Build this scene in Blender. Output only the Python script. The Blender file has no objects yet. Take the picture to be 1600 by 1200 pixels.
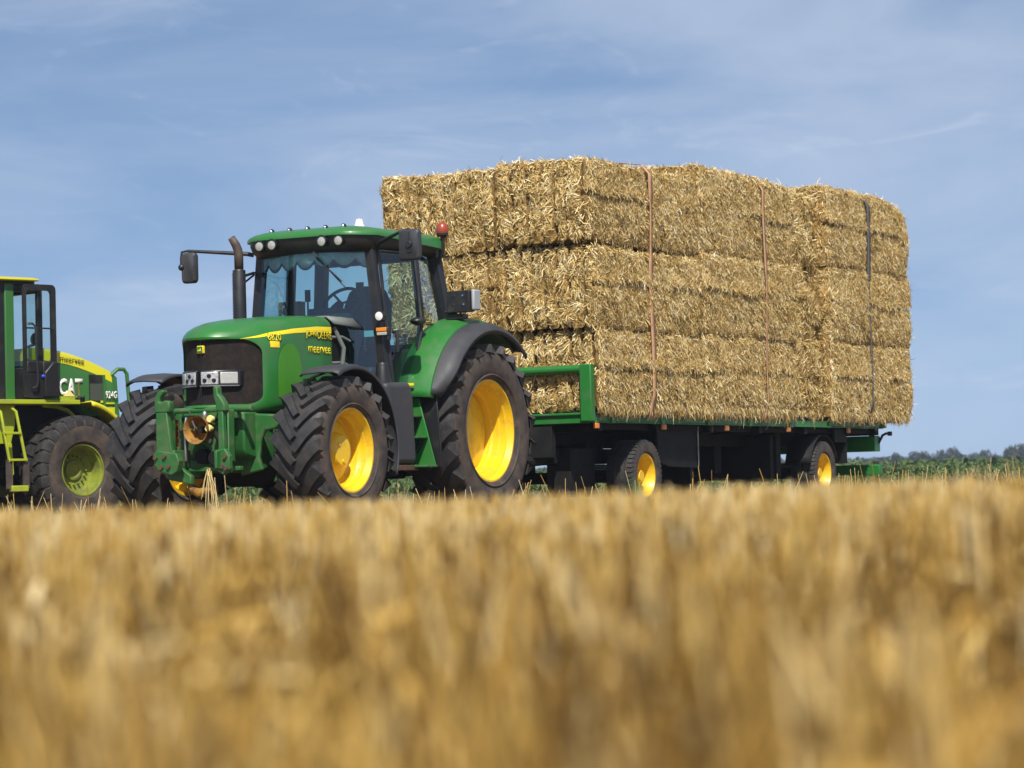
import bpy, bmesh, math, random
import numpy as np
from mathutils import Vector, Matrix, Euler
from mathutils.bvhtree import BVHTree
R = math.radians
scene = bpy.context.scene
col = scene.collection
rng = np.random.default_rng(7)
random.seed(7)

# ------------------------------------------------------------------ camera
CAM_H = 0.272
PITCH, ROLL = R(2.235), R(1.474)
cp, sp = math.cos(PITCH), math.sin(PITCH)
cr, sr = math.cos(ROLL), math.sin(ROLL)
fwd = Vector((0, cp, sp)); up0 = Vector((0, -sp, cp)); r0 = Vector((1, 0, 0))
right = cr * r0 - sr * up0
upv = sr * r0 + cr * up0
cam_d = bpy.data.cameras.new('camera')
cam = bpy.data.objects.new('camera', cam_d)
col.objects.link(cam)
m = Matrix((right, upv, -fwd)).transposed().to_4x4()
m.translation = (0, 0, CAM_H)
cam.matrix_world = m
cam_d.sensor_width = 36.0
cam_d.lens = 4260 / 1600 * 36
cam_d.clip_start = 0.05
cam_d.clip_end = 6000
cam_d.dof.use_dof = True
cam_d.dof.focus_distance = 28.0
cam_d.dof.aperture_fstop = 4.3
scene.camera = cam

# ------------------------------------------------------------------ sun, sky, exposure
SUN_EL, SUN_AZ = R(50), R(-86)
sdir = Vector((math.cos(SUN_EL) * math.cos(SUN_AZ), math.cos(SUN_EL) * math.sin(SUN_AZ), math.sin(SUN_EL)))
sl = bpy.data.lights.new('sun', 'SUN')
sl.energy = 4.6
sl.angle = R(0.53)
sl.color = (1.0, 0.955, 0.88)
so = bpy.data.objects.new('sun', sl)
col.objects.link(so)
so.rotation_euler = sdir.to_track_quat('Z', 'Y').to_euler()

world = bpy.data.worlds.new('World')
scene.world = world
world.use_nodes = True
wn, wl = world.node_tree.nodes, world.node_tree.links
wn.clear()
wo = wn.new('ShaderNodeOutputWorld')
bg = wn.new('ShaderNodeBackground')
bg.inputs['Strength'].default_value = 0.075
sky = wn.new('ShaderNodeTexSky')
sky.sky_type = 'NISHITA'
sky.sun_disc = False
sky.sun_elevation = SUN_EL
sky.sun_rotation = math.atan2(sdir.x, sdir.y)
sky.air_density = 1.0
sky.dust_density = 0.8
sky.ozone_density = 2.5
tc = wn.new('ShaderNodeTexCoord')
lift = wn.new('ShaderNodeVectorMath'); lift.operation = 'ADD'; lift.inputs[1].default_value = (0, 0, 0.17)
nrm = wn.new('ShaderNodeVectorMath'); nrm.operation = 'NORMALIZE'
wl.new(tc.outputs['Generated'], lift.inputs[0]); wl.new(lift.outputs[0], nrm.inputs[0]); wl.new(nrm.outputs[0], sky.inputs['Vector'])


def wcloud(rot, scale, nscale, lo, hi, detail=6, rough=0.6, dist=0.6):
    mp = wn.new('ShaderNodeMapping')
    mp.inputs['Rotation'].default_value = rot
    mp.inputs['Scale'].default_value = scale
    wl.new(tc.outputs['Generated'], mp.inputs['Vector'])
    nz = wn.new('ShaderNodeTexNoise')
    nz.inputs['Scale'].default_value = nscale
    nz.inputs['Detail'].default_value = detail
    nz.inputs['Roughness'].default_value = rough
    nz.inputs['Distortion'].default_value = dist
    wl.new(mp.outputs[0], nz.inputs['Vector'])
    mr = wn.new('ShaderNodeMapRange')
    mr.interpolation_type = 'SMOOTHSTEP'
    mr.inputs['From Min'].default_value = lo
    mr.inputs['From Max'].default_value = hi
    wl.new(nz.outputs['Fac'], mr.inputs['Value'])
    return mr.outputs[0]


c1 = wcloud((0, R(-9), 0), (1.0, 1.0, 3.6), 4.6, 0.30, 0.74, 5, .55)
c2 = wcloud((0, R(-24), 0), (1.0, 1.0, 3.2), 13.0, 0.55, 0.78, 8, 0.62, 1.4)
mx = wn.new('ShaderNodeMath'); mx.operation = 'MULTIPLY_ADD'
wl.new(c2, mx.inputs[0]); mx.inputs[1].default_value = 0.55
wl.new(c1, mx.inputs[2])
mc = wn.new('ShaderNodeMath'); mc.operation = 'MULTIPLY'; mc.use_clamp = True
wl.new(mx.outputs[0], mc.inputs[0]); mc.inputs[1].default_value = 0.46
tint = wn.new('ShaderNodeMix'); tint.data_type = 'RGBA'; tint.blend_type = 'MULTIPLY'
tint.inputs['Factor'].default_value = 1.0
wl.new(sky.outputs[0], tint.inputs['A'])
tint.inputs['B'].default_value = (1.36, 1.33, 1.33, 1)
mixc = wn.new('ShaderNodeMix'); mixc.data_type = 'RGBA'
wl.new(mc.outputs[0], mixc.inputs['Factor'])
wl.new(tint.outputs['Result'], mixc.inputs['A'])
mixc.inputs['B'].default_value = (7.0, 7.8, 9.2, 1)
wl.new(mixc.outputs['Result'], bg.inputs['Color'])
wl.new(bg.outputs[0], wo.inputs[0])

scene.view_settings.view_transform = 'Standard'
scene.view_settings.look = 'None'
scene.view_settings.exposure = 0.35
scene.view_settings.gamma = 1.0
scene.render.engine = 'CYCLES'
scene.cycles.max_bounces = 6
scene.cycles.transparent_max_bounces = 12
scene.cycles.use_denoising = True


# ------------------------------------------------------------------ materials
def mat(name, color, rough=0.5, metallic=0.0, noise=None, bump=0.0, bscale=60, spec=0.5, coat=0.0, attr=None):
    """noise = (scale, color2, lo, hi): worn / dusty patches of a second colour."""
    m = bpy.data.materials.new(name)
    m.use_nodes = True
    nt = m.node_tree
    b = nt.nodes['Principled BSDF']
    b.inputs['Roughness'].default_value = rough
    b.inputs['Metallic'].default_value = metallic
    b.inputs['Specular IOR Level'].default_value = spec
    b.inputs['Coat Weight'].default_value = coat
    b.inputs['Coat Roughness'].default_value = 0.12
    b.inputs['Base Color'].default_value = (*color, 1)
    tcn = nt.nodes.new('ShaderNodeTexCoord')
    if noise:
        sc, c2_, lo, hi = noise
        nz = nt.nodes.new('ShaderNodeTexNoise')
        nz.inputs['Scale'].default_value = sc
        nz.inputs['Detail'].default_value = 8
        nz.inputs['Roughness'].default_value = 0.65
        nt.links.new(tcn.outputs['Object'], nz.inputs['Vector'])
        mr = nt.nodes.new('ShaderNodeMapRange')
        mr.inputs['From Min'].default_value = lo
        mr.inputs['From Max'].default_value = hi
        nt.links.new(nz.outputs['Fac'], mr.inputs['Value'])
        mi = nt.nodes.new('ShaderNodeMix'); mi.data_type = 'RGBA'
        mi.inputs['A'].default_value = (*color, 1)
        mi.inputs['B'].default_value = (*c2_, 1)
        nt.links.new(mr.outputs[0], mi.inputs['Factor'])
        nt.links.new(mi.outputs['Result'], b.inputs['Base Color'])
        rr = nt.nodes.new('ShaderNodeMapRange')
        rr.inputs['To Min'].default_value = rough
        rr.inputs['To Max'].default_value = min(1, rough + 0.3)
        nt.links.new(mr.outputs[0], rr.inputs['Value'])
        nt.links.new(rr.outputs[0], b.inputs['Roughness'])
    if bump:
        nb = nt.nodes.new('ShaderNodeTexNoise')
        nb.inputs['Scale'].default_value = bscale
        nb.inputs['Detail'].default_value = 4
        nt.links.new(tcn.outputs['Object'], nb.inputs['Vector'])
        bp = nt.nodes.new('ShaderNodeBump')
        bp.inputs['Strength'].default_value = bump
        bp.inputs['Distance'].default_value = 0.02
        nt.links.new(nb.outputs['Fac'], bp.inputs['Height'])
        nt.links.new(bp.outputs[0], b.inputs['Normal'])
    return m


def straw_mat(name, ramp, rough=0.6, trans=0.0, bump=False):
    """colour of each stalk from its own 'tint' attribute (one random number per stalk)"""
    m = bpy.data.materials.new(name)
    m.use_nodes = True
    nt = m.node_tree
    b = nt.nodes['Principled BSDF']
    b.inputs['Roughness'].default_value = rough
    b.inputs['Specular IOR Level'].default_value = 0.35
    at = nt.nodes.new('ShaderNodeAttribute'); at.attribute_name = 'tint'
    cr_ = nt.nodes.new('ShaderNodeValToRGB')
    el = cr_.color_ramp.elements
    while len(el) < len(ramp):
        el.new(0.5)
    for e, (p, c) in zip(el, ramp):
        e.position = p; e.color = (*c, 1)
    nt.links.new(at.outputs['Fac'], cr_.inputs['Fac'])
    nt.links.new(cr_.outputs[0], b.inputs['Base Color'])
    if trans:
        tr = nt.nodes.new('ShaderNodeBsdfTranslucent')
        nt.links.new(cr_.outputs[0], tr.inputs['Color'])
        ms = nt.nodes.new('ShaderNodeMixShader'); ms.inputs[0].default_value = trans
        out = nt.nodes['Material Output']
        nt.links.new(b.outputs[0], ms.inputs[1]); nt.links.new(tr.outputs[0], ms.inputs[2])
        nt.links.new(ms.outputs[0], out.inputs['Surface'])
    return m


def glass_mat(name, tintc, refl=0.07):
    m = bpy.data.materials.new(name)
    m.use_nodes = True
    nt = m.node_tree
    nt.nodes.remove(nt.nodes['Principled BSDF'])
    tr = nt.nodes.new('ShaderNodeBsdfTransparent'); tr.inputs['Color'].default_value = (*tintc, 1)
    gl = nt.nodes.new('ShaderNodeBsdfGlossy'); gl.inputs['Roughness'].default_value = 0.03
    gl.inputs['Color'].default_value = (0.8, 0.9, 1, 1)
    lw = nt.nodes.new('ShaderNodeLayerWeight'); lw.inputs['Blend'].default_value = 0.25
    mr = nt.nodes.new('ShaderNodeMapRange')
    mr.inputs['To Min'].default_value = refl; mr.inputs['To Max'].default_value = 0.30
    nt.links.new(lw.outputs['Fresnel'], mr.inputs['Value'])
    ms = nt.nodes.new('ShaderNodeMixShader')
    nt.links.new(mr.outputs[0], ms.inputs[0])
    nt.links.new(tr.outputs[0], ms.inputs[1]); nt.links.new(gl.outputs[0], ms.inputs[2])
    nt.links.new(ms.outputs[0], nt.nodes['Material Output'].inputs['Surface'])
    return m


M = {}
M['green'] = mat('tractor_green', (0.021, 0.160, 0.024), 0.36, 0, (5.5, (0.060, 0.125, 0.045), 0.44, 0.80), coat=0.25, bump=.03, bscale=9)
M['green_dirty'] = mat('dusty_green', (0.018, 0.115, 0.021), 0.5, 0, (7.0, (0.09, 0.12, 0.05), 0.46, 0.72), bump=0.08, bscale=40)
M['green_sunlit'] = mat('sunlit_green_mesh', (0.050, 0.21, 0.010), 0.55, 0, None, bump=0.1, bscale=200)  # brighter than the hood green: sunlight on the angled screen put into colour
M['green_trailer'] = mat('trailer_green', (0.016, 0.15, 0.022), 0.42, 0, (5.0, (0.05, 0.12, 0.04), 0.5, 0.8), coat=0.15)
M['yellow'] = mat('rim_yellow', (0.80, 0.50, 0.008), 0.4, 0, (8.0, (0.50, 0.31, 0.03), 0.50, 0.80), coat=0.15)
M['yellow_decal'] = mat('decal_yellow', (0.85, 0.66, 0.01), 0.4)
M['pto_yellow'] = mat('worn_yellow', (0.36, 0.175, 0.018), 0.65, 0, (12.0, (0.10, 0.05, 0.025), 0.40, 0.66))
M['rubber'] = mat('rubber', (0.017, 0.017, 0.018), 0.55, 0, (8.5, (0.044, 0.038, 0.033), 0.38, 0.72), bump=0.12, bscale=50)
M['rubber_dusty'] = mat('dusty_rubber', (0.026, 0.023, 0.021), 0.8, 0, (7.0, (0.105, 0.074, 0.054), 0.36, 0.72), bump=0.1, bscale=60)
M['black'] = mat('black_paint', (0.014, 0.014, 0.015), 0.4, 0, (5.0, (0.04, 0.036, 0.032), 0.5, 0.85))
M['plastic'] = mat('grey_black_plastic', (0.034, 0.035, 0.039), 0.5, 0, (2.5, (0.055, 0.054, 0.056), 0.4, 0.8), bump=0.04, bscale=120)
M['dark'] = mat('dark_steel', (0.006, 0.006, 0.006), 0.7, 0, (6.0, (0.020, 0.018, 0.016), 0.48, 0.85), spec=.3)
M['interior'] = mat('cab_interior', (0.018, 0.022, 0.026), 0.6)
M['seat'] = mat('seat_fabric', (0.015, 0.018, 0.022), 0.8)
M['curtain'] = mat('curtain_fabric', (0.40, 0.45, 0.42), 0.85, 0, (14.0, (0.6, 0.64, 0.6), 0.45, 0.7))
M['fringe'] = mat('curtain_fringe', (0.03, 0.035, 0.045), 0.9)
M['grille'] = mat('grille_mesh', (0.011, 0.009, 0.008), 0.75, 0, (12.0, (0.040, 0.027, 0.020), 0.42, 0.78), bump=0.3, bscale=160, spec=.2)
M['steel'] = mat('bare_steel', (0.38, 0.37, 0.35), 0.35, 0.9, (10.0, (0.2, 0.17, 0.14), 0.45, 0.8))
M['exhaust'] = mat('rusty_pipe', (0.10, 0.072, 0.055), 0.55, 0.4, (8.0, (0.07, 0.05, 0.04), 0.4, 0.7))
M['rust'] = mat('rust', (0.12, 0.06, 0.035), 0.8, 0.1, (15.0, (0.05, 0.035, 0.025), 0.4, 0.7))
M['lamp_bezel'] = mat('lamp_bezel', (0.012, 0.012, 0.013), 0.3)
M['lens'] = mat('lamp_lens', (0.46, 0.46, 0.40), 0.22, 0.15, (60.0, (0.35, 0.35, 0.32), 0.45, 0.6), coat=0.6)
M['chrome'] = mat('chrome', (0.75, 0.76, 0.78), 0.12, 1.0)
M['amber'] = mat('amber_lens', (0.72, 0.22, 0.015), 0.25, coat=0.5)
M['amber_dull'] = mat('faded_marker', (0.55, 0.20, 0.06), 0.5)
M['beacon'] = mat('beacon_red_orange', (0.30, 0.045, 0.015), 0.35, 0, None, coat=0.3)
M['white'] = mat('white_plastic', (0.80, 0.78, 0.72), 0.4)
M['grey'] = mat('grey_metal', (0.13, 0.145, 0.13), 0.55)
M['pale_grey'] = mat('pale_grey_metal', (0.34, 0.36, 0.36), 0.5)
M['glass'] = glass_mat('tinted_glass', (0.56, 0.79, 0.83))
M['glass_clear'] = glass_mat('pale_glass', (0.74, 0.86, 0.84))
M['lime'] = mat('loader_lime', (0.36, 0.43, 0.012), 0.45, 0, (4.0, (0.24, 0.26, 0.05), 0.45, 0.8))
M['lime_dirty'] = mat('dirty_lime', (0.21, 0.25, 0.018), 0.55, 0, (6.0, (0.10, 0.10, 0.04), 0.42, 0.75))
M['loader_yellow'] = mat('loader_yellow', (0.62, 0.57, 0.012), 0.35, coat=0.3)
M['loader_green'] = mat('loader_green', (0.038, 0.150, 0.034), 0.4, 0, (4.0, (0.06, 0.11, 0.05), 0.5, 0.8), coat=0.2)
M['decal_black'] = mat('decal_black', (0.015, 0.012, 0.01), 0.5)
M['decal_white'] = mat('decal_white', (0.78, 0.76, 0.72), 0.5)
M['decal_cream'] = mat('decal_cream', (0.80, 0.70, 0.25), 0.5)
M['blue'] = mat('blue_plastic', (0.01, 0.05, 0.4), 0.4)
M['strap_orange'] = mat('orange_webbing', (0.50, 0.285, 0.15), 0.85, 0, (12.0, (0.36, 0.19, 0.09), 0.4, 0.7))
M['strap_dark'] = mat('dark_webbing', (0.075, 0.07, 0.075), 0.8, 0, (30.0, (0.13, 0.12, 0.12), 0.4, 0.7))
STRAW_RAMP = [(0.0, (0.15, 0.078, 0.018)), (0.25, (0.46, 0.290, 0.076)), (0.55, (0.69, 0.495, 0.175)), (0.85, (0.82, 0.67, 0.33)), (1.0, (0.88, 0.80, 0.54))]
M['straw'] = straw_mat('straw', STRAW_RAMP, 0.45, 0.12)
M['straw_body'] = mat('straw_packed', (0.43, 0.28, 0.09), 0.9, 0, (38.0, (0.17, 0.095, 0.026), 0.40, 0.64), bump=1.0, bscale=70)
STUB_RAMP = [(0.0, (0.10, 0.048, 0.010)), (0.28, (0.46, 0.265, 0.052)), (0.66, (0.75, 0.505, 0.140)), (1.0, (0.90, 0.75, 0.42))]
M['stubble'] = straw_mat('stubble_straw', STUB_RAMP, 0.55, 0.2)


# ------------------------------------------------------------------ mesh builder
class MB:
    def __init__(s):
        s.v = []; s.f = []; s.mi = []

    def add(s, vs, fs, mi=0):
        n = len(s.v)
        s.v += [tuple(p) for p in vs]
        s.f += [tuple(i + n for i in f) for f in fs]
        s.mi += [mi] * len(fs)
        return s

    def box(s, c, d, rot=None, mi=0):
        x, y, z = d[0] / 2, d[1] / 2, d[2] / 2
        vs = [Vector(p) for p in ((-x, -y, -z), (x, -y, -z), (x, y, -z), (-x, y, -z), (-x, -y, z), (x, -y, z), (x, y, z), (-x, y, z))]
        if rot:
            e = Euler(rot).to_matrix(); vs = [e @ v for v in vs]
        c = Vector(c)
        return s.add([v + c for v in vs], [(0, 3, 2, 1), (4, 5, 6, 7), (0, 1, 5, 4), (1, 2, 6, 5), (2, 3, 7, 6), (3, 0, 4, 7)], mi)

    def bb(s, x0, x1, y0, y1, z0, z1, mi=0):
        return s.box(((x0 + x1) / 2, (y0 + y1) / 2, (z0 + z1) / 2), (abs(x1 - x0), abs(y1 - y0), abs(z1 - z0)), None, mi)

    def loft(s, loops, closed=True, cap0=False, cap1=False, mi=0):
        n = len(loops[0]); vs = []; fs = []
        for l in loops:
            vs += list(l)
        for a in range(len(loops) - 1):
            for b in range(n if closed else n - 1):
                b2 = (b + 1) % n
                fs.append((a * n + b, a * n + b2, (a + 1) * n + b2, (a + 1) * n + b))
        if cap0: fs.append(tuple(range(n - 1, -1, -1)))
        if cap1: fs.append(tuple((len(loops) - 1) * n + i for i in range(n)))
        return s.add(vs, fs, mi)

    def tube(s, path, r, n=10, mi=0, cap=True):
        P = [Vector(p) for p in path]
        rs = r if isinstance(r, (list, tuple)) else [r] * len(P)
        loops = []; t0 = None; u = None
        for i, p in enumerate(P):
            t = (P[min(i + 1, len(P) - 1)] - P[max(i - 1, 0)]).normalized()
            if u is None:
                u = t.orthogonal().normalized()
            else:
                u = (u - t * u.dot(t)).normalized()
            w = t.cross(u)
            loops.append([p + rs[i] * (math.cos(a) * u + math.sin(a) * w) for a in (2 * math.pi * k / n for k in range(n))])
        return s.loft(loops, True, cap, cap, mi)

    def cyl(s, p0, p1, r0, r1=None, n=20, mi=0):
        return s.tube([p0, p1], [r0, r1 if r1 is not None else r0], n, mi)

    def lathe(s, prof, axis='Y', c=(0, 0, 0), n=48, mi=0, closed=False, ang=(0, 2 * math.pi)):
        """prof = list of (along axis, radius)"""
        full = abs(ang[1] - ang[0] - 2 * math.pi) < 1e-6
        loops = []
        k = n if full else n + 1
        for a, r in prof:
            l = []
            for i in range(k):
                t = ang[0] + (ang[1] - ang[0]) * i / n
                if axis == 'Y': l.append((c[0] + r * math.cos(t), c[1] + a, c[2] + r * math.sin(t)))
                elif axis == 'Z': l.append((c[0] + r * math.cos(t), c[1] + r * math.sin(t), c[2] + a))
                else: l.append((c[0] + a, c[1] + r * math.cos(t), c[2] + r * math.sin(t)))
            loops.append(l)
        if closed: loops.append(loops[0])
        return s.loft(loops, full, False, False, mi)

    def prism(s, poly, axis, a0, a1, mi=0):
        """poly in the two other axes, in the order X,Y,Z"""
        def P(p, a):
            if axis == 'X': return (a, p[0], p[1])
            if axis == 'Y': return (p[0], a, p[1])
            return (p[0], p[1], a)
        return s.loft([[P(p, a0) for p in poly], [P(p, a1) for p in poly]], True, True, True, mi)

    def sphere(s, c, r, n=14, mi=0, sc=(1, 1, 1)):
        prof = [(math.cos(math.pi * i / n), math.sin(math.pi * i / n)) for i in range(n + 1)]
        loops = [[(c[0] + r * sc[0] * rr * math.cos(2 * math.pi * k / (2 * n)), c[1] + r * sc[1] * rr * math.sin(2 * math.pi * k / (2 * n)), c[2] + r * sc[2] * zz)
                  for k in range(2 * n)] for zz, rr in prof]
        return s.loft(loops, True, False, False, mi)

    def build(s, name, mats, parent=None, bevel=0.0, ang=35, seg=2, solid=0.0, fix=True):
        me = bpy.data.meshes.new(name)
        me.from_pydata(s.v, [], s.f)
        if not isinstance(mats, (list, tuple)): mats = [mats]
        for m_ in mats: me.materials.append(m_)
        if any(s.mi): me.polygons.foreach_set('material_index', s.mi)
        if fix:
            bm = bmesh.new(); bm.from_mesh(me)
            bmesh.ops.remove_doubles(bm, verts=bm.verts, dist=1e-5)
            bmesh.ops.recalc_face_normals(bm, faces=bm.faces)
            bm.to_mesh(me); bm.free()
        me.polygons.foreach_set('use_smooth', [True] * len(me.polygons))
        me.set_sharp_from_angle(angle=R(ang))
        o = bpy.data.objects.new(name, me)
        col.objects.link(o)
        if parent: o.parent = parent
        if solid:
            md = o.modifiers.new('thickness', 'SOLIDIFY'); md.thickness = solid; md.offset = 0
        if bevel:
            md = o.modifiers.new('bevel', 'BEVEL'); md.width = bevel; md.segments = seg
            md.limit_method = 'ANGLE'; md.angle_limit = R(40); md.harden_normals = False
        me.update()
        return o


def thing(name, label, cat, loc=(0, 0, 0), rz=0, group=None):
    o = bpy.data.objects.new(name, None)
    o.empty_display_size = 0.2
    col.objects.link(o)
    o.location = loc; o.rotation_euler = (0, 0, rz)
    return tag(o, label, cat, group)


def build_split(mb, name, m, parent=None, **k):
    """every loose piece of the builder becomes an object of its own"""
    par = list(range(len(mb.v)))
    def find(a):
        while par[a] != a:
            par[a] = par[par[a]]; a = par[a]
        return a
    for f in mb.f:
        for i in f[1:]: par[find(i)] = find(f[0])
    groups = {}
    for fi, f in enumerate(mb.f): groups.setdefault(find(f[0]), []).append(fi)
    out = []
    for g in groups.values():
        used = {}; q = MB()
        for fi in g:
            q.f.append(tuple(used.setdefault(i, len(used)) for i in mb.f[fi])); q.mi.append(mb.mi[fi])
        q.v = [mb.v[i] for i in used]
        out.append(q.build(name, m, parent, **k))
    return out


def tag(o, label, cat, group=None):
    o['label'] = label; o['category'] = cat
    if group: o['group'] = group
    return o


def kind(o, k):
    o['kind'] = k
    return o


def node(name, parent, loc=(0, 0, 0), rz=0):
    """an Empty that is a part holding its own sub-parts"""
    o = bpy.data.objects.new(name, None)
    o.empty_display_size = 0.1
    col.objects.link(o)
    o.parent = parent
    o.location = loc; o.rotation_euler = (0, 0, rz)
    return o


def copy_tree(o, parent=None):
    c = o.copy(); col.objects.link(c); c.parent = parent
    for ch in list(o.children): copy_tree(ch, c)
    return c


def text_verts(body, height, bold=0.0, xs=1.0, shear=0.0):
    cu = bpy.data.curves.new('lettering', 'FONT')
    cu.body = body; cu.size = 1.0; cu.offset = bold; cu.shear = shear
    cu.resolution_u = 3
    o = bpy.data.objects.new('lettering_tmp', cu)
    col.objects.link(o)
    bpy.context.view_layer.update()
    me = bpy.data.meshes.new_from_object(o.evaluated_get(bpy.context.evaluated_depsgraph_get()))
    V = [v.co.copy() for v in me.vertices]; Fc = [tuple(p.vertices) for p in me.polygons]
    bpy.data.objects.remove(o); bpy.data.meshes.remove(me); bpy.data.curves.remove(cu)
    x0 = min(v.x for v in V); x1 = max(v.x for v in V); y0 = min(v.y for v in V); y1 = max(v.y for v in V)
    k = height / (y1 - y0)
    return [((v.x - x0) * k * xs, (v.y - y0) * k) for v in V], Fc, (x1 - x0) * k * xs


# vectorised value noise
def _h(i, j, k, seed):
    n = (i.astype(np.int64) * 374761393 + j.astype(np.int64) * 668265263 + k.astype(np.int64) * 2147483647 + seed * 974711) & 0xffffffff
    n = ((n ^ (n >> 13)) * 1274126177) & 0xffffffff
    n = (n ^ (n >> 16)) & 0xffffff
    return n / float(0xffffff)


def vnoise(p, seed=0):
    i = np.floor(p); f = p - i; f = f * f * (3 - 2 * f)
    i = i.astype(np.int64); out = 0
    for a in (0, 1):
        for b in (0, 1):
            for c in (0, 1):
                w = (f[:, 0] if a else 1 - f[:, 0]) * (f[:, 1] if b else 1 - f[:, 1]) * (f[:, 2] if c else 1 - f[:, 2])
                out = out + w * _h(i[:, 0] + a, i[:, 1] + b, i[:, 2] + c, seed)
    return out * 2 - 1


def fbm(p, seed=0, octv=3):
    s_, a_ = 0, 1.0
    for o_ in range(octv):
        s_ = s_ + a_ * vnoise(p * (2.03 ** o_), seed + o_ * 17); a_ *= 0.5
    return s_


def np_mesh(name, verts, quads, mats, parent=None, tint=None, mi=None, smooth=True):
    me = bpy.data.meshes.new(name)
    nv, nf = len(verts), len(quads)
    me.vertices.add(nv); me.vertices.foreach_set('co', np.asarray(verts, np.float32).ravel())
    k = quads.shape[1]
    me.loops.add(nf * k); me.loops.foreach_set('vertex_index', np.asarray(quads, np.int32).ravel())
    me.polygons.add(nf)
    me.polygons.foreach_set('loop_start', np.arange(0, nf * k, k, dtype=np.int32))
    me.polygons.foreach_set('loop_total', np.full(nf, k, np.int32))
    for m_ in (mats if isinstance(mats, (list, tuple)) else [mats]): me.materials.append(m_)
    if mi is not None: me.polygons.foreach_set('material_index', np.asarray(mi, np.int32))
    me.polygons.foreach_set('use_smooth', np.full(nf, smooth))
    if tint is not None:
        a = me.attributes.new('tint', 'FLOAT', 'POINT'); a.data.foreach_set('value', np.asarray(tint, np.float32))
    me.update(calc_edges=True)
    me.validate()
    o = bpy.data.objects.new(name, me); col.objects.link(o)
    if parent: o.parent = parent
    return o
# ================================================================== wheels
def tyre_mesh(Rr, w, rim_r, nlug, lug_h=0.05, delta=0.36, lug_w=0.075):
    """farm tyre: carcass, sidewalls and two rows of chevron lugs"""
    mb = MB()
    h = w / 2
    rc = Rr - lug_h
    side = Rr - rim_r
    prof = [(-h * 0.78, rim_r - 0.005), (-h * 0.93, rim_r + side * 0.10), (-h * 1.0, rim_r + side * 0.33), (-h * 1.015, rim_r + side * 0.52),
            (-h * 0.97, rim_r + side * 0.70), (-h * 0.90, rc - 0.035), (-h * 0.80, rc - 0.012), (-h * 0.4, rc - 0.002), (0, rc)]
    prof = prof + [(-a, r) for a, r in prof[-2::-1]]
    n = len(prof)
    for i in range(n - 1):
        mb.lathe([prof[i], prof[i + 1]], 'Y', n=64, mi=1 if (i < 5 or i >= n - 6) else 0)
    # small bead ridge rings on the sidewalls
    for sgn in (-1, 1):
        mb.lathe([(sgn * h * 0.945, rim_r + side * 0.12), (sgn * h * 1.0, rim_r + side * 0.145), (sgn * h * 0.965, rim_r + side * 0.18)], 'Y', n=64, mi=1)
    for sgn in (-1, 1):
        off = 0.0 if sgn > 0 else math.pi / nlug
        for k in range(nlug):
            p0 = 2 * math.pi * k / nlug + off
            st = []
            #        y frac, dphi, r drop of top, base drop, half width
            for yf, df, dt, db, hw in ((0.03, 0.0, 0.0, 0.06, 0.40), (0.22, 0.19, 0.0, 0.06, 0.42), (0.48, 0.50, 0.003, 0.07, 0.48), (0.74, 0.77, 0.010, 0.09, 0.62),
                                       (0.945, 0.97, 0.016, 0.10, 0.80), (1.005, 1.02, side * 0.20, side * 0.27, 0.80)):
                st.append((sgn * yf * h, p0 + df * delta, Rr - dt, Rr - db, hw * lug_w))
            loops = []
            for i, (y, ph, rt, rb, hw) in enumerate(st):
                y2, p2 = st[min(i + 1, 5)][:2]; y1, p1 = st[max(i - 1, 0)][:2]
                ty, ts = y2 - y1, (p2 - p1) * Rr
                if i == 5: ty, ts = st[4][0] - st[2][0], (st[4][1] - st[2][1]) * Rr
                l = math.hypot(ty, ts); ny, ns = -ts / l, ty / l
                def pt(o_, r):
                    yy = y + ny * o_; aa = ph + ns * o_ / Rr
                    return (r * math.cos(aa), yy, r * math.sin(aa))
                if i == 5:
                    # lug toe running out on the sidewall
                    def pt(o_, r):
                        aa = ph + (1 if sgn > 0 else -1) * o_ / Rr
                        return (r * math.cos(aa), y, r * math.sin(aa))
                loops.append([pt(-hw * 1.15, rb), pt(-hw, rt), pt(hw, rt), pt(hw * 1.15, rb)])
            nb = len(loops)
            vs = [p for l in loops for p in l]; base = len(mb.v)
            mb.add(vs, [], 0)
            for a in range(nb - 1):
                for b in range(3):
                    mb.f.append((base + a * 4 + b, base + a * 4 + b + 1, base + a * 4 + 4 + b + 1, base + a * 4 + 4 + b)); mb.mi.append(0)
            mb.f.append((base, base + 1, base + 2, base + 3)); mb.mi.append(0)
            e = base + (nb - 1) * 4
            mb.f.append((e, e + 1, e + 2, e + 3)); mb.mi.append(1)
    return mb


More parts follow.
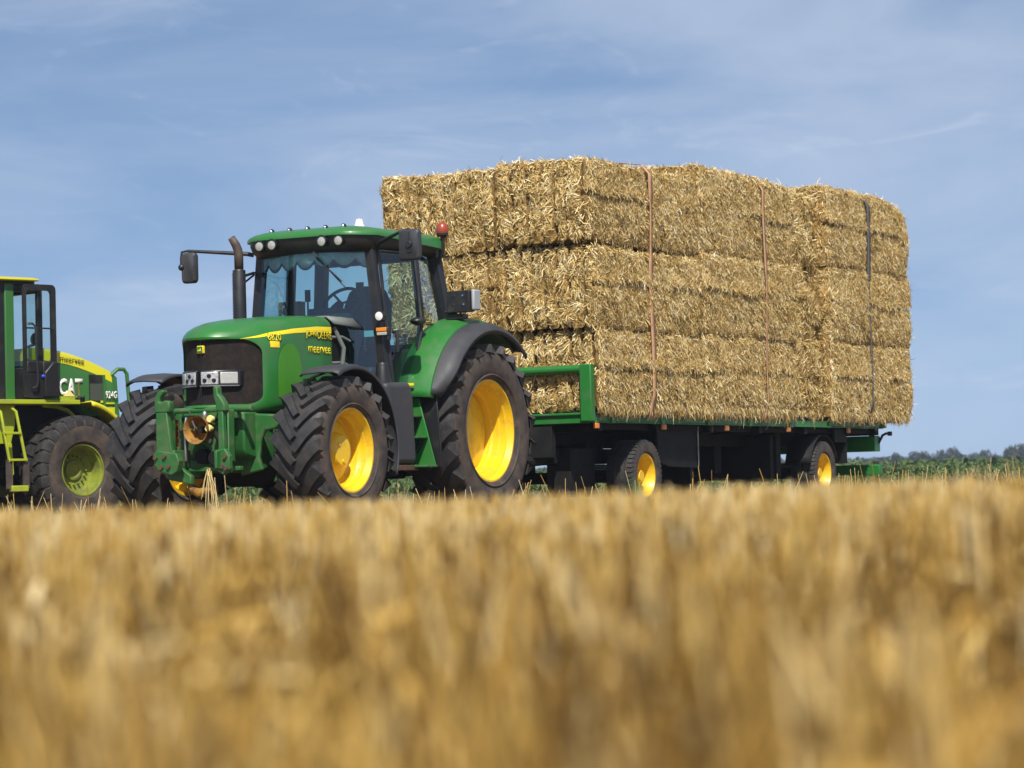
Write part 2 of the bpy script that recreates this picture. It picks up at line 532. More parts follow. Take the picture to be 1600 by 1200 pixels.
def wheel(parent, loc, Rr, w, rim_r, side, nlug, front, name='wheel'):
    t = node(name, parent, loc)
    ty = tyre_mesh(Rr, w, rim_r, nlug, 0.042 if front else 0.046, 0.40 if front else 0.36, 0.070 if front else 0.082)
    ty.build('tyre', [M['rubber'], M['rubber_dusty']], t, ang=40)
    s = side
    f = w / 2 * 0.80
    rb = MB()
    if front:
        prof = [(f, rim_r + 0.014), (f + 0.012, rim_r + 0.012), (f + 0.012, rim_r - 0.004), (f - 0.01, rim_r - 0.012), (f - 0.05, rim_r - 0.026), (f - 0.06, rim_r - 0.040),
                (f - 0.10, rim_r - 0.046), (f - 0.12, rim_r - 0.060), (f - 0.19, rim_r - 0.066), (f - 0.215, rim_r - 0.085), (f - 0.222, rim_r - 0.16), (f - 0.20, 0.15), (f - 0.20, 0.0)]
    else:
        prof = [(f, rim_r + 0.014), (f + 0.012, rim_r + 0.012), (f + 0.012, rim_r - 0.004), (f - 0.01, rim_r - 0.012), (f - 0.05, rim_r - 0.026), (f - 0.062, rim_r - 0.044),
                (f - 0.115, rim_r - 0.050), (f - 0.13, rim_r - 0.066), (f - 0.19, rim_r - 0.072), (f - 0.21, rim_r - 0.088), (f - 0.31, rim_r - 0.096), (f - 0.34, rim_r - 0.13),
                (f - 0.315, rim_r - 0.20), (f - 0.34, 0.18), (f - 0.34, 0.0)]
    rb.lathe([(s * a, r) for a, r in prof], 'Y', n=72)
    rb.lathe([(s * (f), rim_r + 0.014), (-s * f, rim_r + 0.014), (-s * f, rim_r - 0.03), (-s * (f - 0.2), rim_r - 0.1), (-s * (f - 0.25), 0.0)], 'Y', n=48)
    rb.build('rim', M['yellow'], t, ang=28)
    hb = MB()
    if front:
        hb.lathe([(s * (f - 0.21), 0.19), (s * (f - 0.13), 0.165), (s * (f - 0.10), 0.15), (s * (f - 0.085), 0.135), (s * (f - 0.085), 0.0)], 'Y', n=40)
        hb.cyl((0.07, s * (f - 0.09), 0.06), (0.07, s * (f - 0.075), 0.06), 0.018, n=8)
        hb.cyl((0, s * (f - 0.09), -0.10), (0, s * (f - 0.072), -0.10), 0.016, n=8)
        hb.build('hub', M['yellow'], t, ang=30)
        bo = MB()
        for k in range(10):
            a = 2 * math.pi * k / 10
            bo.cyl((0.215 * math.cos(a), s * (f - 0.225), 0.215 * math.sin(a)), (0.215 * math.cos(a), s * (f - 0.19), 0.215 * math.sin(a)), 0.016, n=6)
        build_split(bo, 'wheel_nut', M['rust'], t)
    else:
        hb.lathe([(s * (f - 0.35), 0.17), (s * (f - 0.30), 0.16), (s * (f - 0.28), 0.10), (s * (f - 0.25), 0.06), (s * (f - 0.25), 0.0)], 'Y', n=36)
        hb.build('hub', M['yellow'], t, ang=30)
        bo = MB()
        for k in range(8):
            a = 2 * math.pi * (k + 0.5) / 8
            bo.cyl((0.375 * math.cos(a), s * (f - 0.345), 0.375 * math.sin(a)), (0.375 * math.cos(a), s * (f - 0.285), 0.375 * math.sin(a)), 0.026, n=6)
        build_split(bo, 'wheel_nut', M['rust'], t)
    return t


# ================================================================== tractor
TH = R(-118.074)
TLOC = (-1.259, 28.249, 0)
tr = thing('tractor', 'green tractor with yellow wheel rims coupled to the straw trailer', 'tractor', TLOC, TH)
WB = 2.65
for sgn in (1, -1):
    wheel(tr, (0, sgn * 0.915, 0.885), 0.895, 0.585, 0.51, sgn, 21, False)
    wheel(tr, (WB, sgn * 0.925, 0.685), 0.70, 0.49, 0.385, sgn, 19, True)


# ---- hood
def rrect(hw, zb, zt, rb, rt, crown=0.0, ns=8, nc=6, nside=10):
    """outline in (y,z) from bottom centre, up the near side (+y), over the top, down the far side"""
    P = []
    def seg(a, b, n): return [(a[0] + (b[0] - a[0]) * i / n, a[1] + (b[1] - a[1]) * i / n) for i in range(n)]
    def arc(cx, cz, r, a0, a1): return [(cx + r * math.cos(a0 + (a1 - a0) * i / nc), cz + r * math.sin(a0 + (a1 - a0) * i / nc)) for i in range(nc)]
    P += seg((0, zb), (hw - rb, zb), ns)
    P += arc(hw - rb, zb + rb, rb, -math.pi / 2, 0)
    P += seg((hw, zb + rb), (hw, zt - rt), nside)
    P += arc(hw - rt, zt - rt, rt, 0, math.pi / 2)
    P += seg((hw - rt, zt), (-hw + rt, zt), 2 * ns)
    P += arc(-hw + rt, zt - rt, rt, math.pi / 2, math.pi)
    P += seg((-hw, zt - rt), (-hw, zb + rb), nside)
    P += arc(-hw + rb, zb + rb, rb, math.pi, 1.5 * math.pi)
    P += seg((-hw + rb, zb), (0, zb), ns)
    zm = zt - rt
    return [(y, z + (crown * (1 - (y / hw) ** 2) if z > zm else 0)) for y, z in P]


def nose_x(y, off=0.0): return 3.47 - 2.0 * y * y + off


def hloop(Xs, k, *a, **kw): return [(Xs - k * y * y, y, z) for y, z in rrect(*a, **kw)]


hood = MB()
loops = [hloop(3.33, 2.0, 0.432, 1.140, 1.728, 0.10, 0.13),
         hloop(3.435, 2.0, 0.437, 1.135, 1.733, 0.10, 0.13),
         hloop(3.470, 2.0, 0.444, 1.128, 1.740, 0.10, 0.13),
         hloop(3.475, 2.0, 0.455, 1.110, 1.755, 0.10, 0.14, crown=0.005),
         hloop(3.455, 2.0, 0.470, 1.080, 1.785, 0.10, 0.15, crown=0.012),
         hloop(3.41, 1.98, 0.482, 1.062, 1.815, 0.10, 0.15, crown=0.02),
         hloop(3.28, 1.75, 0.490, 1.06, 1.855, 0.10, 0.15, crown=0.03),
         hloop(3.08, 1.2, 0.494, 1.06, 1.895, 0.10, 0.15, crown=0.035),
         hloop(2.85, 0.55, 0.494, 1.10, 1.925, 0.08, 0.15, crown=0.035),
         hloop(2.62, 0.15, 0.494, 1.15, 1.945, 0.06, 0.14, crown=0.035),
         hloop(2.40, 0.0, 0.494, 1.22, 1.965, 0.06, 0.13, crown=0.035),
         hloop(2.15, 0.0, 0.492, 1.30, 1.98, 0.06, 0.12, crown=0.035),
         hloop(1.93, 0.0, 0.486, 1.32, 1.985, 0.06, 0.11, crown=0.035),
         hloop(1.90, 0.0, 0.475, 1.33, 1.975, 0.06, 0.10, crown=0.035),
         hloop(1.90, 0.0, 0.43, 1.36, 1.93, 0.06, 0.10, crown=0.035)]
hood.loft(loops, True, False, True)
hood_o = hood.build('hood', M['green'], tr, ang=32)
_hb = BVHTree.FromPolygons([Vector(v) for v in hood.v], hood.f)


def hood_pt(X, z, off):
    h = _hb.ray_cast(Vector((X, 1.5, z)), Vector((0, -1, 0)))
    if h[0] is None: return (X, 0.49 + off, z)
    return tuple(h[0] + h[1] * (off if h[1].y > 0 else -off))


def hood_patch(name, top, bot, xs, off, m, nz=4, parent=None):
    """patch lying on the hood side between two curves z=top(X), z=bot(X)"""
    mb = MB(); loops = []
    for X in xs:
        o_ = off(X) if callable(off) else off
        loops.append([hood_pt(X, bot(X) + (top(X) - bot(X)) * j / nz, o_) for j in range(nz + 1)])
    mb.loft(loops, False)
    return mb.build(name, m, parent or tr)


def lin(pts):
    def f(x):
        for (x0, y0), (x1, y1) in zip(pts[:-1], pts[1:]):
            if min(x0, x1) <= x <= max(x0, x1): return y0 + (y1 - y0) * (x - x0) / (x1 - x0)
        return pts[-1][1] if abs(x - pts[-1][0]) < abs(x - pts[0][0]) else pts[0][1]
    return f


xs = [3.26 - 1.34 * i / 30 for i in range(31)]
hood_patch('side_stripe', lin([(3.26, 1.742), (3.1, 1.772), (2.95, 1.805), (2.6, 1.852), (2.2, 1.888), (1.92, 1.895)]), lin([(3.26, 1.740), (3.1, 1.752), (2.95, 1.775), (2.6, 1.81), (2.2, 1.838), (1.92, 1.835)]), xs, 0.003, M['yellow_decal'])
xs = [2.885 - 0.36 * i / 18 for i in range(19)]
def arch(X):
    u = (X - 2.705) / 0.185
    return 1.45 + 0.26 * math.sqrt(max(0.0, 1 - u * u)) ** 0.9
hood_patch('air_intake_screen', arch, lambda X: 1.20 if X > 2.6 else 1.20 + (2.6 - X) * 0.8, xs, lambda X: 0.004 + 0.022 * (2.885 - X) / 0.36, M['green_sunlit'], nz=10)
hood_patch('service_sticker', lambda X: 1.725, lambda X: 1.665, [2.985 - 0.13 * i / 4 for i in range(5)], 0.004, M['yellow_decal'])


def hood_text(body, X0, z, h, m, bold, xs=1.0, name='lettering', off=0.006):
    V, Fc, w = text_verts(body, h, bold, xs)
    mb = MB(); mb.add([hood_pt(X0 - x, z + y, off) for x, y in V], Fc)
    o = mb.build(name, m, tr, fix=False)
    md = o.modifiers.new('thickness', 'SOLIDIFY'); md.thickness = 0.002; md.offset = 1
    return o


hood_text('meervee', 2.36, 1.63, 0.066, M['yellow_decal'], 0.004, 0.86)
M['decal_dark_green'] = mat('decal_dark_green', (.008, .03, .008), .5)
def outlined(body, X0, z, h, xs):
    hood_text(body, X0 + 0.004, z - 0.004, h + 0.008, M['decal_dark_green'], 0.012, xs, off=0.0045)
    hood_text(body, X0, z, h, M['yellow_decal'], 0.0, xs, off=0.0075)
_w = text_verts('JOHN', 0.072, 0, .92)[2]
outlined('JOHN', 2.40, 1.768, 0.072, 0.92)
outlined('DEERE', 2.40 - _w - .022, 1.772, 0.072, 0.92)
outlined('6820', 3.00, 1.728, 0.066, 0.95)
tr_bv = None

M['reflector'] = mat('reflector', (.52, .52, .50), .3, .35, (40.0, (.25, .25, .25), .45, .65))
# grille, badge and headlights follow the rounded nose
g = MB()
ys = [-0.44 + 0.88 * i / 44 for i in range(45)]
loops = []
for z in [1.13 + 0.605 * j / 10 for j in range(11)]:
    loops.append([(nose_x(y, -0.050 + 0.006 * (i % 2)), y, z) for i, y in enumerate(ys)])
g.loft(loops, False)
g.build('grille', M['grille'], tr, ang=60)


def nose_panel(mb, y0, y1, z0, z1, off0, off1, mi=0, n=8, r=0.0):
    lo = []
    pts = []
    def P(y, z, o_): return (nose_x(y, o_), y, z)
    fr = [P(y0 + (y1 - y0) * i / n, z0, off1) for i in range(n + 1)] + [P(y1 - (y1 - y0) * i / n, z1, off1) for i in range(n + 1)]
    bk = [P(y0 + (y1 - y0) * i / n, z0, off0) for i in range(n + 1)] + [P(y1 - (y1 - y0) * i / n, z1, off0) for i in range(n + 1)]
    mb.loft([bk, fr], True)
    k = n + 1; base = len(mb.v)
    mb.add(fr, [(i, i + 1, 2 * k - 2 - i, 2 * k - 1 - i) for i in range(n)], mi)


b = MB()
nose_panel(b, -0.005, 0.005, 1.14, 1.735, -0.05, -0.040)
b.build('grille_rib', M['lamp_bezel'], tr)
bd = MB(); nose_panel(bd, -0.036, 0.036, 1.612, 1.684, -0.05, -0.022)
bdo = bd.build('badge', M['yellow_decal'], tr, bevel=0.006)
bd = MB(); nose_panel(bd, -0.030, 0.030, 1.618, 1.678, -0.03, -0.0185)
bd.build('badge_face', M['green'], bdo, bevel=0.004)
deer = [(-.034, .030), (-.020, .046), (-.004, .040), (.006, .050), (.010, .058), (.004, .070), (.012, .066), (.018, .058), (.026, .054), (.024, .048), (.014, .044), (.020, .034), (.034, .024), (.020, .028), (.004, .030), (-.016, .030), (-.030, .018), (-.026, .030)]
bd = MB(); bd.add([(nose_x(y * .68, -0.016), y * .68, 1.616 + z * .70) for y, z in deer], [tuple(range(len(deer)))])
bd.build('badge_emblem', M['yellow_decal'], bdo, fix=False)
for s_ in (1, -1):
    hl = MB(); nose_panel(hl, s_ * 0.018, s_ * 0.325, 1.298, 1.458, -0.06, 0.012)
    h = hl.build('headlight', M['lamp_bezel'], tr, bevel=0.015)
    f_ = MB(); nose_panel(f_, s_ * 0.03, s_ * 0.180, 1.320, 1.438, 0.0, 0.018)
    f_.build('reflector_panel', M['reflector'], h, bevel=0.006)
    f_ = MB()
    for yy, zz in ((0.066, 1.358), (0.106, 1.400), (0.146, 1.358)):
        y = s_ * yy
        f_.cyl((nose_x(y, 0.012), y, zz), (nose_x(y, 0.026), y, zz), 0.022, 0.018, n=16)
    build_split(f_, 'lamp_bowl', M['lamp_bezel'], h)
    f_ = MB(); nose_panel(f_, s_ * 0.192, s_ * 0.310, 1.322, 1.436, 0.0, 0.018)
    f_.build('lens', M['lens'], h, bevel=0.01)
    f_ = MB(); nose_panel(f_, s_ * 0.02, s_ * 0.32, 1.304, 1.313, 0.0, 0.020)
    f_.build('trim', M['steel'], h)

# cowl between hood and windscreen (pale metal), engine side seen behind the hood
c = MB()
c.add([(1.90, -.44, 2.0), (1.90, .42, 2.0), (1.58, .52, 1.985), (1.58, -.52, 1.985), (1.86, .48, 1.93), (1.54, .60, 1.89)], [(0, 1, 2, 3), (1, 4, 5, 2)])
c.build('cowl', M['grey'], tr, solid=0.02)
c = MB()
c.bb(1.35, 1.89, -.42, .42, 0.95, 1.96); c.bb(1.6, 3.2, -.30, .30, .70, 1.3)
c.build('engine_block', M['dark'], tr, bevel=.02)
c = MB()
for z in (1.55, 1.80): c.tube([(1.88, .40, z), (1.70, .47, z + .01), (1.60, .50, z - .03)], .014, 8)
c.tube([(1.80, .44, 1.9), (1.72, .50, 1.7), (1.74, .48, 1.45)], .022, 8)
build_split(c, 'hose', M['grey'], tr)

# ---- front frame, axle, front linkage
c = MB()
c.prism([(3.14, 1.075), (3.14, .56), (3.05, .50), (2.55, .62), (2.40, 1.04)], 'Y', -.36, .36)
c.prism([(3.34, 1.06), (3.34, .72), (3.30, .66), (3.10, .62), (3.10, 1.06)], 'Y', -.34, .40)
c.prism([(.22, 1.06), (.66, 1.03), (.66, .90), (.50, .885), (.455, .80), (.43, .64), (.47, .52), (.22, .47)], 'X', 3.10, 3.15)
c.build('front_frame', M['green_dirty'], tr, bevel=.018)
c = MB()
c.prism([(2.95, 1.03), (2.95, .86), (2.82, .80), (2.70, .78), (2.52, .80), (2.42, .92), (2.42, 1.03)], 'Y', .46, .50)
c.build('frame_plate', M['green_dirty'], tr, bevel=.008)
c = MB()
d_ = MB(); d_.tube([(WB, -.72, .66), (WB, -.40, .60), (WB, -.2, .54), (WB, .2, .54), (WB, .40, .60), (WB, .72, .66)], [.10, .12, .17, .17, .12, .10], 16)
d_.build('axle_beam', M['dark'], tr)  # dark where the housings are green: underside shade put into the colour
c.bb(WB - .09, WB + .16, .46, .74, .46, .78); c.bb(WB - .09, WB + .16, -.74, -.46, .46, .78)
c.prism([(.40, .40), (.62, .44), (.80, .50), (.80, .78), (.62, .74), (.46, .52)], 'X', WB + .10, WB + .24)
build_split(c, 'axle_housing', M['green_dirty'], tr, bevel=.02)
c = MB()
c.cyl((2.95, .56, .66), (2.95, .56, .72), .03, n=10); c.cyl((2.93, .63, .80), (2.93, .63, .86), .024, n=10)
build_split(c, 'grease_cap', M['yellow_decal'], tr)
c = MB(); c.tube([(2.9, .5, .9), (2.98, .58, .78), (2.95, .66, .70), (2.8, .7, .66)], .018, 8); c.tube([(2.9, .45, .80), (3.0, .52, .70), (2.95, .6, .6)], .015, 8)
build_split(c, 'steering_hose', M['steel'], tr)
c = MB(); c.bb(0.3, 2.5, -.34, .34, .42, .95); c.bb(-.55, .5, -.45, .45, .55, 1.25); c.cyl((0, -.75, .885), (0, .75, .885), .20, n=18)
c.bb(.2, 1.4, -.6, .6, .78, .95); c.bb(1.1, 1.7, -.6, .6, .36, .62)
c.build('transmission', M['dark'], tr, bevel=.02)

c = MB()
# cross plates of the front linkage
c.bb(3.38, 3.46, -.28, .40, 1.00, 1.085); c.cyl((3.44, -.30, 1.085), (3.44, .56, 1.085), .030, n=12)
c.prism([(-.02, .98), (.30, .98), (.34, .60), (.16, .60), (.06, .74), (-.05, .80)], 'X', 3.39, 3.43)
c.bb(3.36, 3.42, -.32, .40, .52, .56); c.bb(3.40, 3.66, -.20, -.16, .56, .72)
c.prism([(-.36, .60), (-.30, .45), (-.05, .40), (-.05, .48), (-.22, .60)], 'X', 3.50, 3.56)
c.build('linkage_frame', M['green_dirty'], tr, bevel=.008)
for y0, wtop, wbot, yb in ((-.30, .12, .20, -.27), (.355, .055, .075, .36)):
    c = MB()
    c.prism([(y0 - wtop / 2, 1.08), (y0 + wtop / 2, 1.08), (yb + wbot / 2, .56), (yb - wbot / 2, .56)], 'X', 3.60, 3.66)
    c.bb(3.50, 3.60, y0 - .05, y0 - .03, .60, 1.08); c.bb(3.50, 3.60, y0 + .03, y0 + .05, .60, 1.08)
    arm = c.build('lift_arm', M['green_dirty'], tr, bevel=.010)
    c = MB()
    # catch hook at the top
    yo = y0
    c.prism([(yo - .07, 1.07), (yo + .085, 1.07), (yo + .10, 1.13), (yo + .09, 1.175), (yo + .04, 1.185), (yo + .005, 1.165), (yo - .02, 1.17), (yo - .005, 1.22), (yo + .035, 1.262),
             (yo + .02, 1.285), (yo - .03, 1.27), (yo - .065, 1.22), (yo - .075, 1.15)] if y0 < 0 else
            [(yo - .035, 1.06), (yo + .055, 1.06), (yo + .05, 1.13), (yo + .01, 1.19), (yo - .02, 1.22), (yo - .025, 1.285), (yo - .055, 1.30), (yo - .075, 1.28), (yo - .07, 1.20), (yo - .05, 1.13)], 'X', 3.585, 3.665)
    c.build('catch_hook', M['green_dirty'], arm, bevel=.012)
    c = MB()
    if y0 < 0:
        c.prism([(-.36, .69), (-.32, .72), (-.10, .69), (-.07, .62), (-.10, .52), (-.16, .49), (-.30, .53), (-.35, .60)], 'X', 3.64, 3.72)
    else:
        c.prism([(.32, .71), (.42, .72), (.47, .65), (.47, .53), (.40, .48), (.33, .52)], 'X', 3.64, 3.70)
        c.prism([(3.50, .74), (3.76, .70), (3.76, .54), (3.50, .50)], 'Y', .345, .375)
    c.build('arm_bracket', M['green_dirty'], arm, bevel=.008)
    c = MB()
    for yy, zz in (((-.325, .655), (-.225, .665), (-.26, .565), (-.18, .57)) if y0 < 0 else ((.43, .645), (.40, .555), (.44, .54))):
        xx = 3.72 if y0 < 0 else 3.70
        c.cyl((xx, yy, zz), (xx + .025, yy, zz), .020, n=8)
    build_split(c, 'bolt', M['rust'], arm)
c = MB()
c.lathe([(0.0, .10), (.16, .128), (.17, .134), (.155, .120), (.01, .09), (.012, 0.0)], 'X', c=(3.42, .03, .905), n=28)
c.build('pto_shield', M['pto_yellow'], tr, ang=40)
c = MB(); c.cyl((3.40, .03, .905), (3.52, .03, .905), .030, n=10); c.build('pto_shaft', M['dark'], tr)
for yy, zz in ((.155, 1.0), (.135, .915)):
    c = MB(); c.lathe([(0, .025), (.05, .036), (.065, .030), (.065, 0)], 'X', c=(3.48, yy, zz), n=16); c.build('hydraulic_cap', M['decal_cream'], tr)
c = MB()
c.tube([(3.52, -.13, .62), (3.52, -.135, .95), (3.50, -.13, 1.02)], .014, 8)
c.tube([(3.50, -.16, 1.03), (3.54, -.15, 1.085), (3.54, -.08, 1.085), (3.50, -.06, 1.03)], .007, 6)
c.tube([(3.50, -.02, 1.04), (3.56, -.02, .98), (3.55, .0, .93), (3.52, -.03, .90)], .010, 6)
c.sphere((3.50, .075, 1.03), .036, 8, sc=(.8, .8, 1.4)); c.cyl((3.48, .12, .80), (3.50, .12, .80), .02, n=8)
c.build('coupler', M['steel'], tr)
c = MB(); c.bb(3.40, 3.50, -.21, -.06, 1.015, 1.05); c.bb(3.40, 3.50, -.21, -.19, .90, 1.03); c.tube([(3.46, -.21, .92), (3.50, -.10, .90), (3.52, .0, .92)], .012, 8)
c.build('top_link_holder', M['green_dirty'], tr, bevel=.006)
c = MB()
for i in range(12):
    z = 1.0 - i * .030
    c.tube([(3.56, -.172, z), (3.565 if i % 2 else 3.56, -.180 if i % 2 else -.172, z - .012), (3.56, -.172, z - .026)], .006, 5)
c.build('chain', M['rust'], tr)
c = MB(); c.bb(3.36, 3.48, .20, .28, .72, 1.06); c.tube([(3.42, .24, .95), (3.5, .2, .85), (3.48, .26, .74)], .03, 8); c.cyl((3.34, -.02, .66), (3.44, -.02, .66), .07, n=18)
c.cyl((3.36, .14, .64), (3.46, .14, .64), .07, n=14)
c.build('hydraulic_valve', M['dark'], tr, bevel=.008)
c = MB(); c.tube([(3.25, -.28, .38), (3.30, -.14, .32), (3.25, 0.02, .36)], .05, 8)
c.build('front_hitch', M['pto_yellow'], tr, bevel=.01)

# ---- front mudguards
for s_ in (1, -1):
    c = MB(); loops = []
    n = 26
    for i in range(n + 1):
        a = R(66) + R(132) * i / n
        rr_ = .79 - .02 * max(0, (i - 14) / 12)
        lift = -.012 * max(0, 1 - i / 7)
        ca, sa = math.cos(a), math.sin(a)
        row = []
        for y, dr in ((.78, -.02), (.80, .0), (.98, .014), (1.14, .010), (1.185, -.004), (1.20, -.035)):
            row.append((WB + (rr_ + dr) * ca, s_ * y, .685 + (rr_ + dr) * sa + lift))
        loops.append(row)
    c.loft(loops, False)
    c.build('mudguard', M['plastic'], tr, solid=.016)
    c = MB(); c.tube([(WB, s_ * .60, 1.0), (WB - .08, s_ * .66, 1.38), (WB - .10, s_ * .9, 1.46)], .016, 8); c.build('mudguard_stay', M['dark'], tr)

# ---- fuel tank, filler, steps
c = MB()
c.prism([(1.76, 1.34), (1.70, 1.10), (1.72, .60), (1.66, .555), (1.22, .555), (1.20, .62), (1.24, 1.22), (1.30, 1.36)], 'Y', .52, 1.0)
c.build('fuel_tank', M['plastic'], tr, bevel=.05, seg=4)
c = MB(); c.lathe([(0, .085), (.03, .085), (.10, .068), (.17, .062), (.175, .060), (.20, .060), (.21, .055), (.21, 0)], 'Z', c=(1.60, .86, 1.33), n=20)
c.build('filler_cap', M['black'], tr, ang=30)
c = MB(); c.bb(1.15, 1.65, .56, .98, .49, .55); c.build('tank_skid', M['rust'], tr, bevel=.01)
st = MB(); st.prism([(.74, 1.21), (.92, 1.21), (1.10, .53), (.82, .53)], 'X', 1.0, 1.02)
st_o = st.build('step_ladder', M['green'], tr, bevel=.006)
st = MB()
for z, ya, yb in ((1.03, .74, .96), (.82, .78, 1.02), (.535, .82, 1.12)): st.bb(1.02, 1.24, ya, yb, z - .014, z + .008)
build_split(st, 'tread', M['green_dirty'], st_o, bevel=.005)
st = MB()
for z0, ya in ((.99, .79), (.785, .83)):
    for q in range(3):
        st.tube([(1.026, ya + .13 - q * .035, z0 + .01), (1.026, ya + .115 - q * .035, z0 - .05 + q * .012), (1.026, ya + .08 - q * .030, z0 - .11 + q * .028), (1.026, ya + .01, z0 - .125 + q * .035)], .008, 6)
build_split(st, 'tread_rib', M['black'], st_o)
st = MB(); st.prism([(.90, 1.20), (1.09, 1.235), (1.13, .72), (1.12, .52), (1.08, .53)], 'X', .945, .965); st.build('splash_plate', M['black'], tr, bevel=.004)
c = MB(); c.bb(.86, 1.2, .50, .72, .6, 1.2); c.build('battery_box', M['dark'], tr, bevel=.02)

# ---- rear mudguards: green inside, black extension outside
AX = .885
for s_ in (1, -1):
    c = MB(); loops = []
    n = 30
    for i in range(n + 1):
        a = R(17) + R(112) * i / n
        row = []
        k = max(0, 1 - abs(i - 4) / 4)
        bulge = .02 * math.sin(math.pi * i / n)
        for y, r in ((.70, 1.02), (.705, 1.12 + bulge), (.78, 1.145 + bulge), (.96, 1.135 + bulge), (1.065, 1.112 + bulge * .5), (1.085, 1.06)):
            row.append((r * math.cos(a), s_ * y, AX + r * math.sin(a)))
        loops.append(row)
    c.loft(loops, False)
    # inner wall of the mudguard towards the cab
    wall = [[(rr_ * math.cos(a), s_ * .705, AX + rr_ * math.sin(a)) for rr_ in (.55, .8, 1.0, 1.12)] for a in (R(17) + R(110) * i / 20 for i in range(21))]
    c.loft(wall, False)
    c.build('mudguard', M['green'], tr, solid=.014)
    c = MB(); loops = []
    n = 34
    for i in range(n + 1):
        a = R(19) + R(112) * i / n
        e = math.sin(math.pi * min(1, (i + 1) / 7) / 2)      # narrow at the front foot, wide above
        row = []
        for y, r in ((1.065, 1.075), (1.08, 1.103), (1.08 + .085 * e, 1.09), (1.08 + .15 * e, 1.058), (1.08 + .18 * e, 1.015), (1.08 + .17 * e, .985)):
            row.append((r * math.cos(a), s_ * y, AX + r * math.sin(a)))
        loops.append(row)
    c.loft(loops, False)
    c.build('mudguard_extension', M['plastic'], tr, solid=.012)
# ================================================================== cab
def ya(z): return .63 + (2.70 - z) * .108          # half width at the front posts
cabn = node('cab', tr)
c = MB()
for s_ in (1, -1):
    def post(p0, p1, wx, wy): 
        (x0, y0, z0), (x1, y1, z1) = p0, p1
        l0 = [(x0 - wx / 2, s_ * (y0 - wy / 2), z0), (x0 + wx / 2, s_ * (y0 - wy / 2), z0), (x0 + wx / 2, s_ * (y0 + wy / 2), z0), (x0 - wx / 2, s_ * (y0 + wy / 2), z0)]
        l1 = [(x1 - wx / 2, s_ * (y1 - wy / 2), z1), (x1 + wx / 2, s_ * (y1 - wy / 2), z1), (x1 + wx / 2, s_ * (y1 + wy / 2), z1), (x1 - wx / 2, s_ * (y1 + wy / 2), z1)]
        c.loft([l0, l1], True, True, True)
    post((1.40, ya(2.72), 2.72), (1.40, ya(1.30), 1.30), .09, .085)
    post((.70, .715, 2.74), (.68, .775, 1.98), .075, .05)
    post((.68, .775, 1.98), (.95, .80, 1.30), .05, .04)
    post((.22, .66, 2.78), (.13, .76, 1.96), .11, .11)
    post((.13, .76, 1.98), (.68, .77, 1.96), .05, .05)
    post((.95, .795, 1.30), (1.40, ya(1.30), 1.28), .05, .05)
c.bb(.16, .26, -.66, .66, 2.64, 2.76); c.bb(.10, .16, -.74, .74, 1.70, 1.80)
c.build('pillar_frame', M['black'], cabn, bevel=.012)
# door frame in the near side (a thinner line in front of the front post) and handle
for s_ in (1, -1):
    c = MB()
    pts = [(1.335, ya(2.66) + .055, 2.66), (1.335, ya(2.0) + .05, 2.0), (1.335, ya(1.34) + .04, 1.34), (.98, .825, 1.33), (.72, .805, 1.94), (.745, .745, 2.66)]
    pts = [Vector((x, s_ * y, z)) for x, y, z in pts]
    c.tube(pts + [pts[0]], .018, 6)
    d = c.build('door', M['black'], cabn)
    c = MB(); L_ = [pts[0], pts[1], pts[2], pts[3], pts[4], pts[5]]
    c.add(L_, [(0, 1, 4, 5), (1, 2, 3, 4)])
    c.build('door_glass', M['glass'], d)
    c = MB(); c.tube([(1.27, s_ * .79, 1.86), (1.27, s_ * .83, 1.86), (1.27, s_ * .845, 1.78), (1.27, s_ * .84, 1.66), (1.27, s_ * .80, 1.65)], .017, 8)
    c.build('door_handle', M['black'], d)
    c = MB(); c.add([(.22, s_ * .665, 2.68), (.70, s_ * .715, 2.68), (.68, s_ * .772, 2.0), (.14, s_ * .758, 2.0)], [(0, 1, 2, 3)])
    c.build('side_window', M['glass_clear'], cabn)
# windscreen, bowed forward; rear window
c = MB(); loops = []
for j in range(9):
    z = 1.34 + (2.68 - 1.34) * j / 8
    w = ya(z) - .03
    loops.append([(1.44 + .17 * (1 - (2 * i / 16 - 1) ** 2), w * (2 * i / 16 - 1), z) for i in range(17)])
c.loft(loops, False)
c.build('windscreen', M['glass'], cabn)
c = MB(); c.add([(.20, -.64, 2.66), (.20, .64, 2.66), (.12, .72, 1.78), (.12, -.72, 1.78)], [(0, 1, 2, 3)])
c.build('rear_window', M['glass_clear'], cabn)
c = MB(); c.bb(.15, 1.36, -.68, .68, 1.22, 1.36); c.bb(.06, .18, -.68, .68, 1.22, 1.72)
c.bb(1.18, 1.40, -.62, .62, 1.30, 1.52)
c.bb(.15, .9, -.68, -.40, 1.3, 1.88); c.bb(.15, .75, -.68, -.44, 1.85, 1.93)
c.bb(.15, .65, .50, .68, 1.3, 1.72); c.bb(.9, 1.36, -.66, -.60, 1.3, 1.75)  # dark far-side walls added so the view through the lower door stays dark
c.prism([(1.0, 1.9), (1.25, 2.08), (1.42, 2.04), (1.42, 1.4), (1.18, 1.4)], 'Y', -.30, .30)
c.build('console_dark_walls', M['interior'], cabn, bevel=.03)
c = MB(); c.tube([(1.20, 0, 1.98), (1.02, 0, 2.14), (.95, 0, 2.20)], [.09, .06, .04], 10)
c.bb(.98, 1.22, -.22, .10, 2.06, 2.14)
c.build('steering_column', M['interior'], cabn, bevel=.01)
c = MB(); cc = Vector((.93, 0, 2.20)); u_ = Vector((math.sin(R(50)), 0, math.cos(R(50)))).normalized(); e1 = Vector((0, 1, 0)); e2 = u_.cross(e1)
c.tube([cc + .205 * (math.cos(2 * math.pi * i / 28) * e1 + math.sin(2 * math.pi * i / 28) * e2) for i in range(29)], .017, 8)
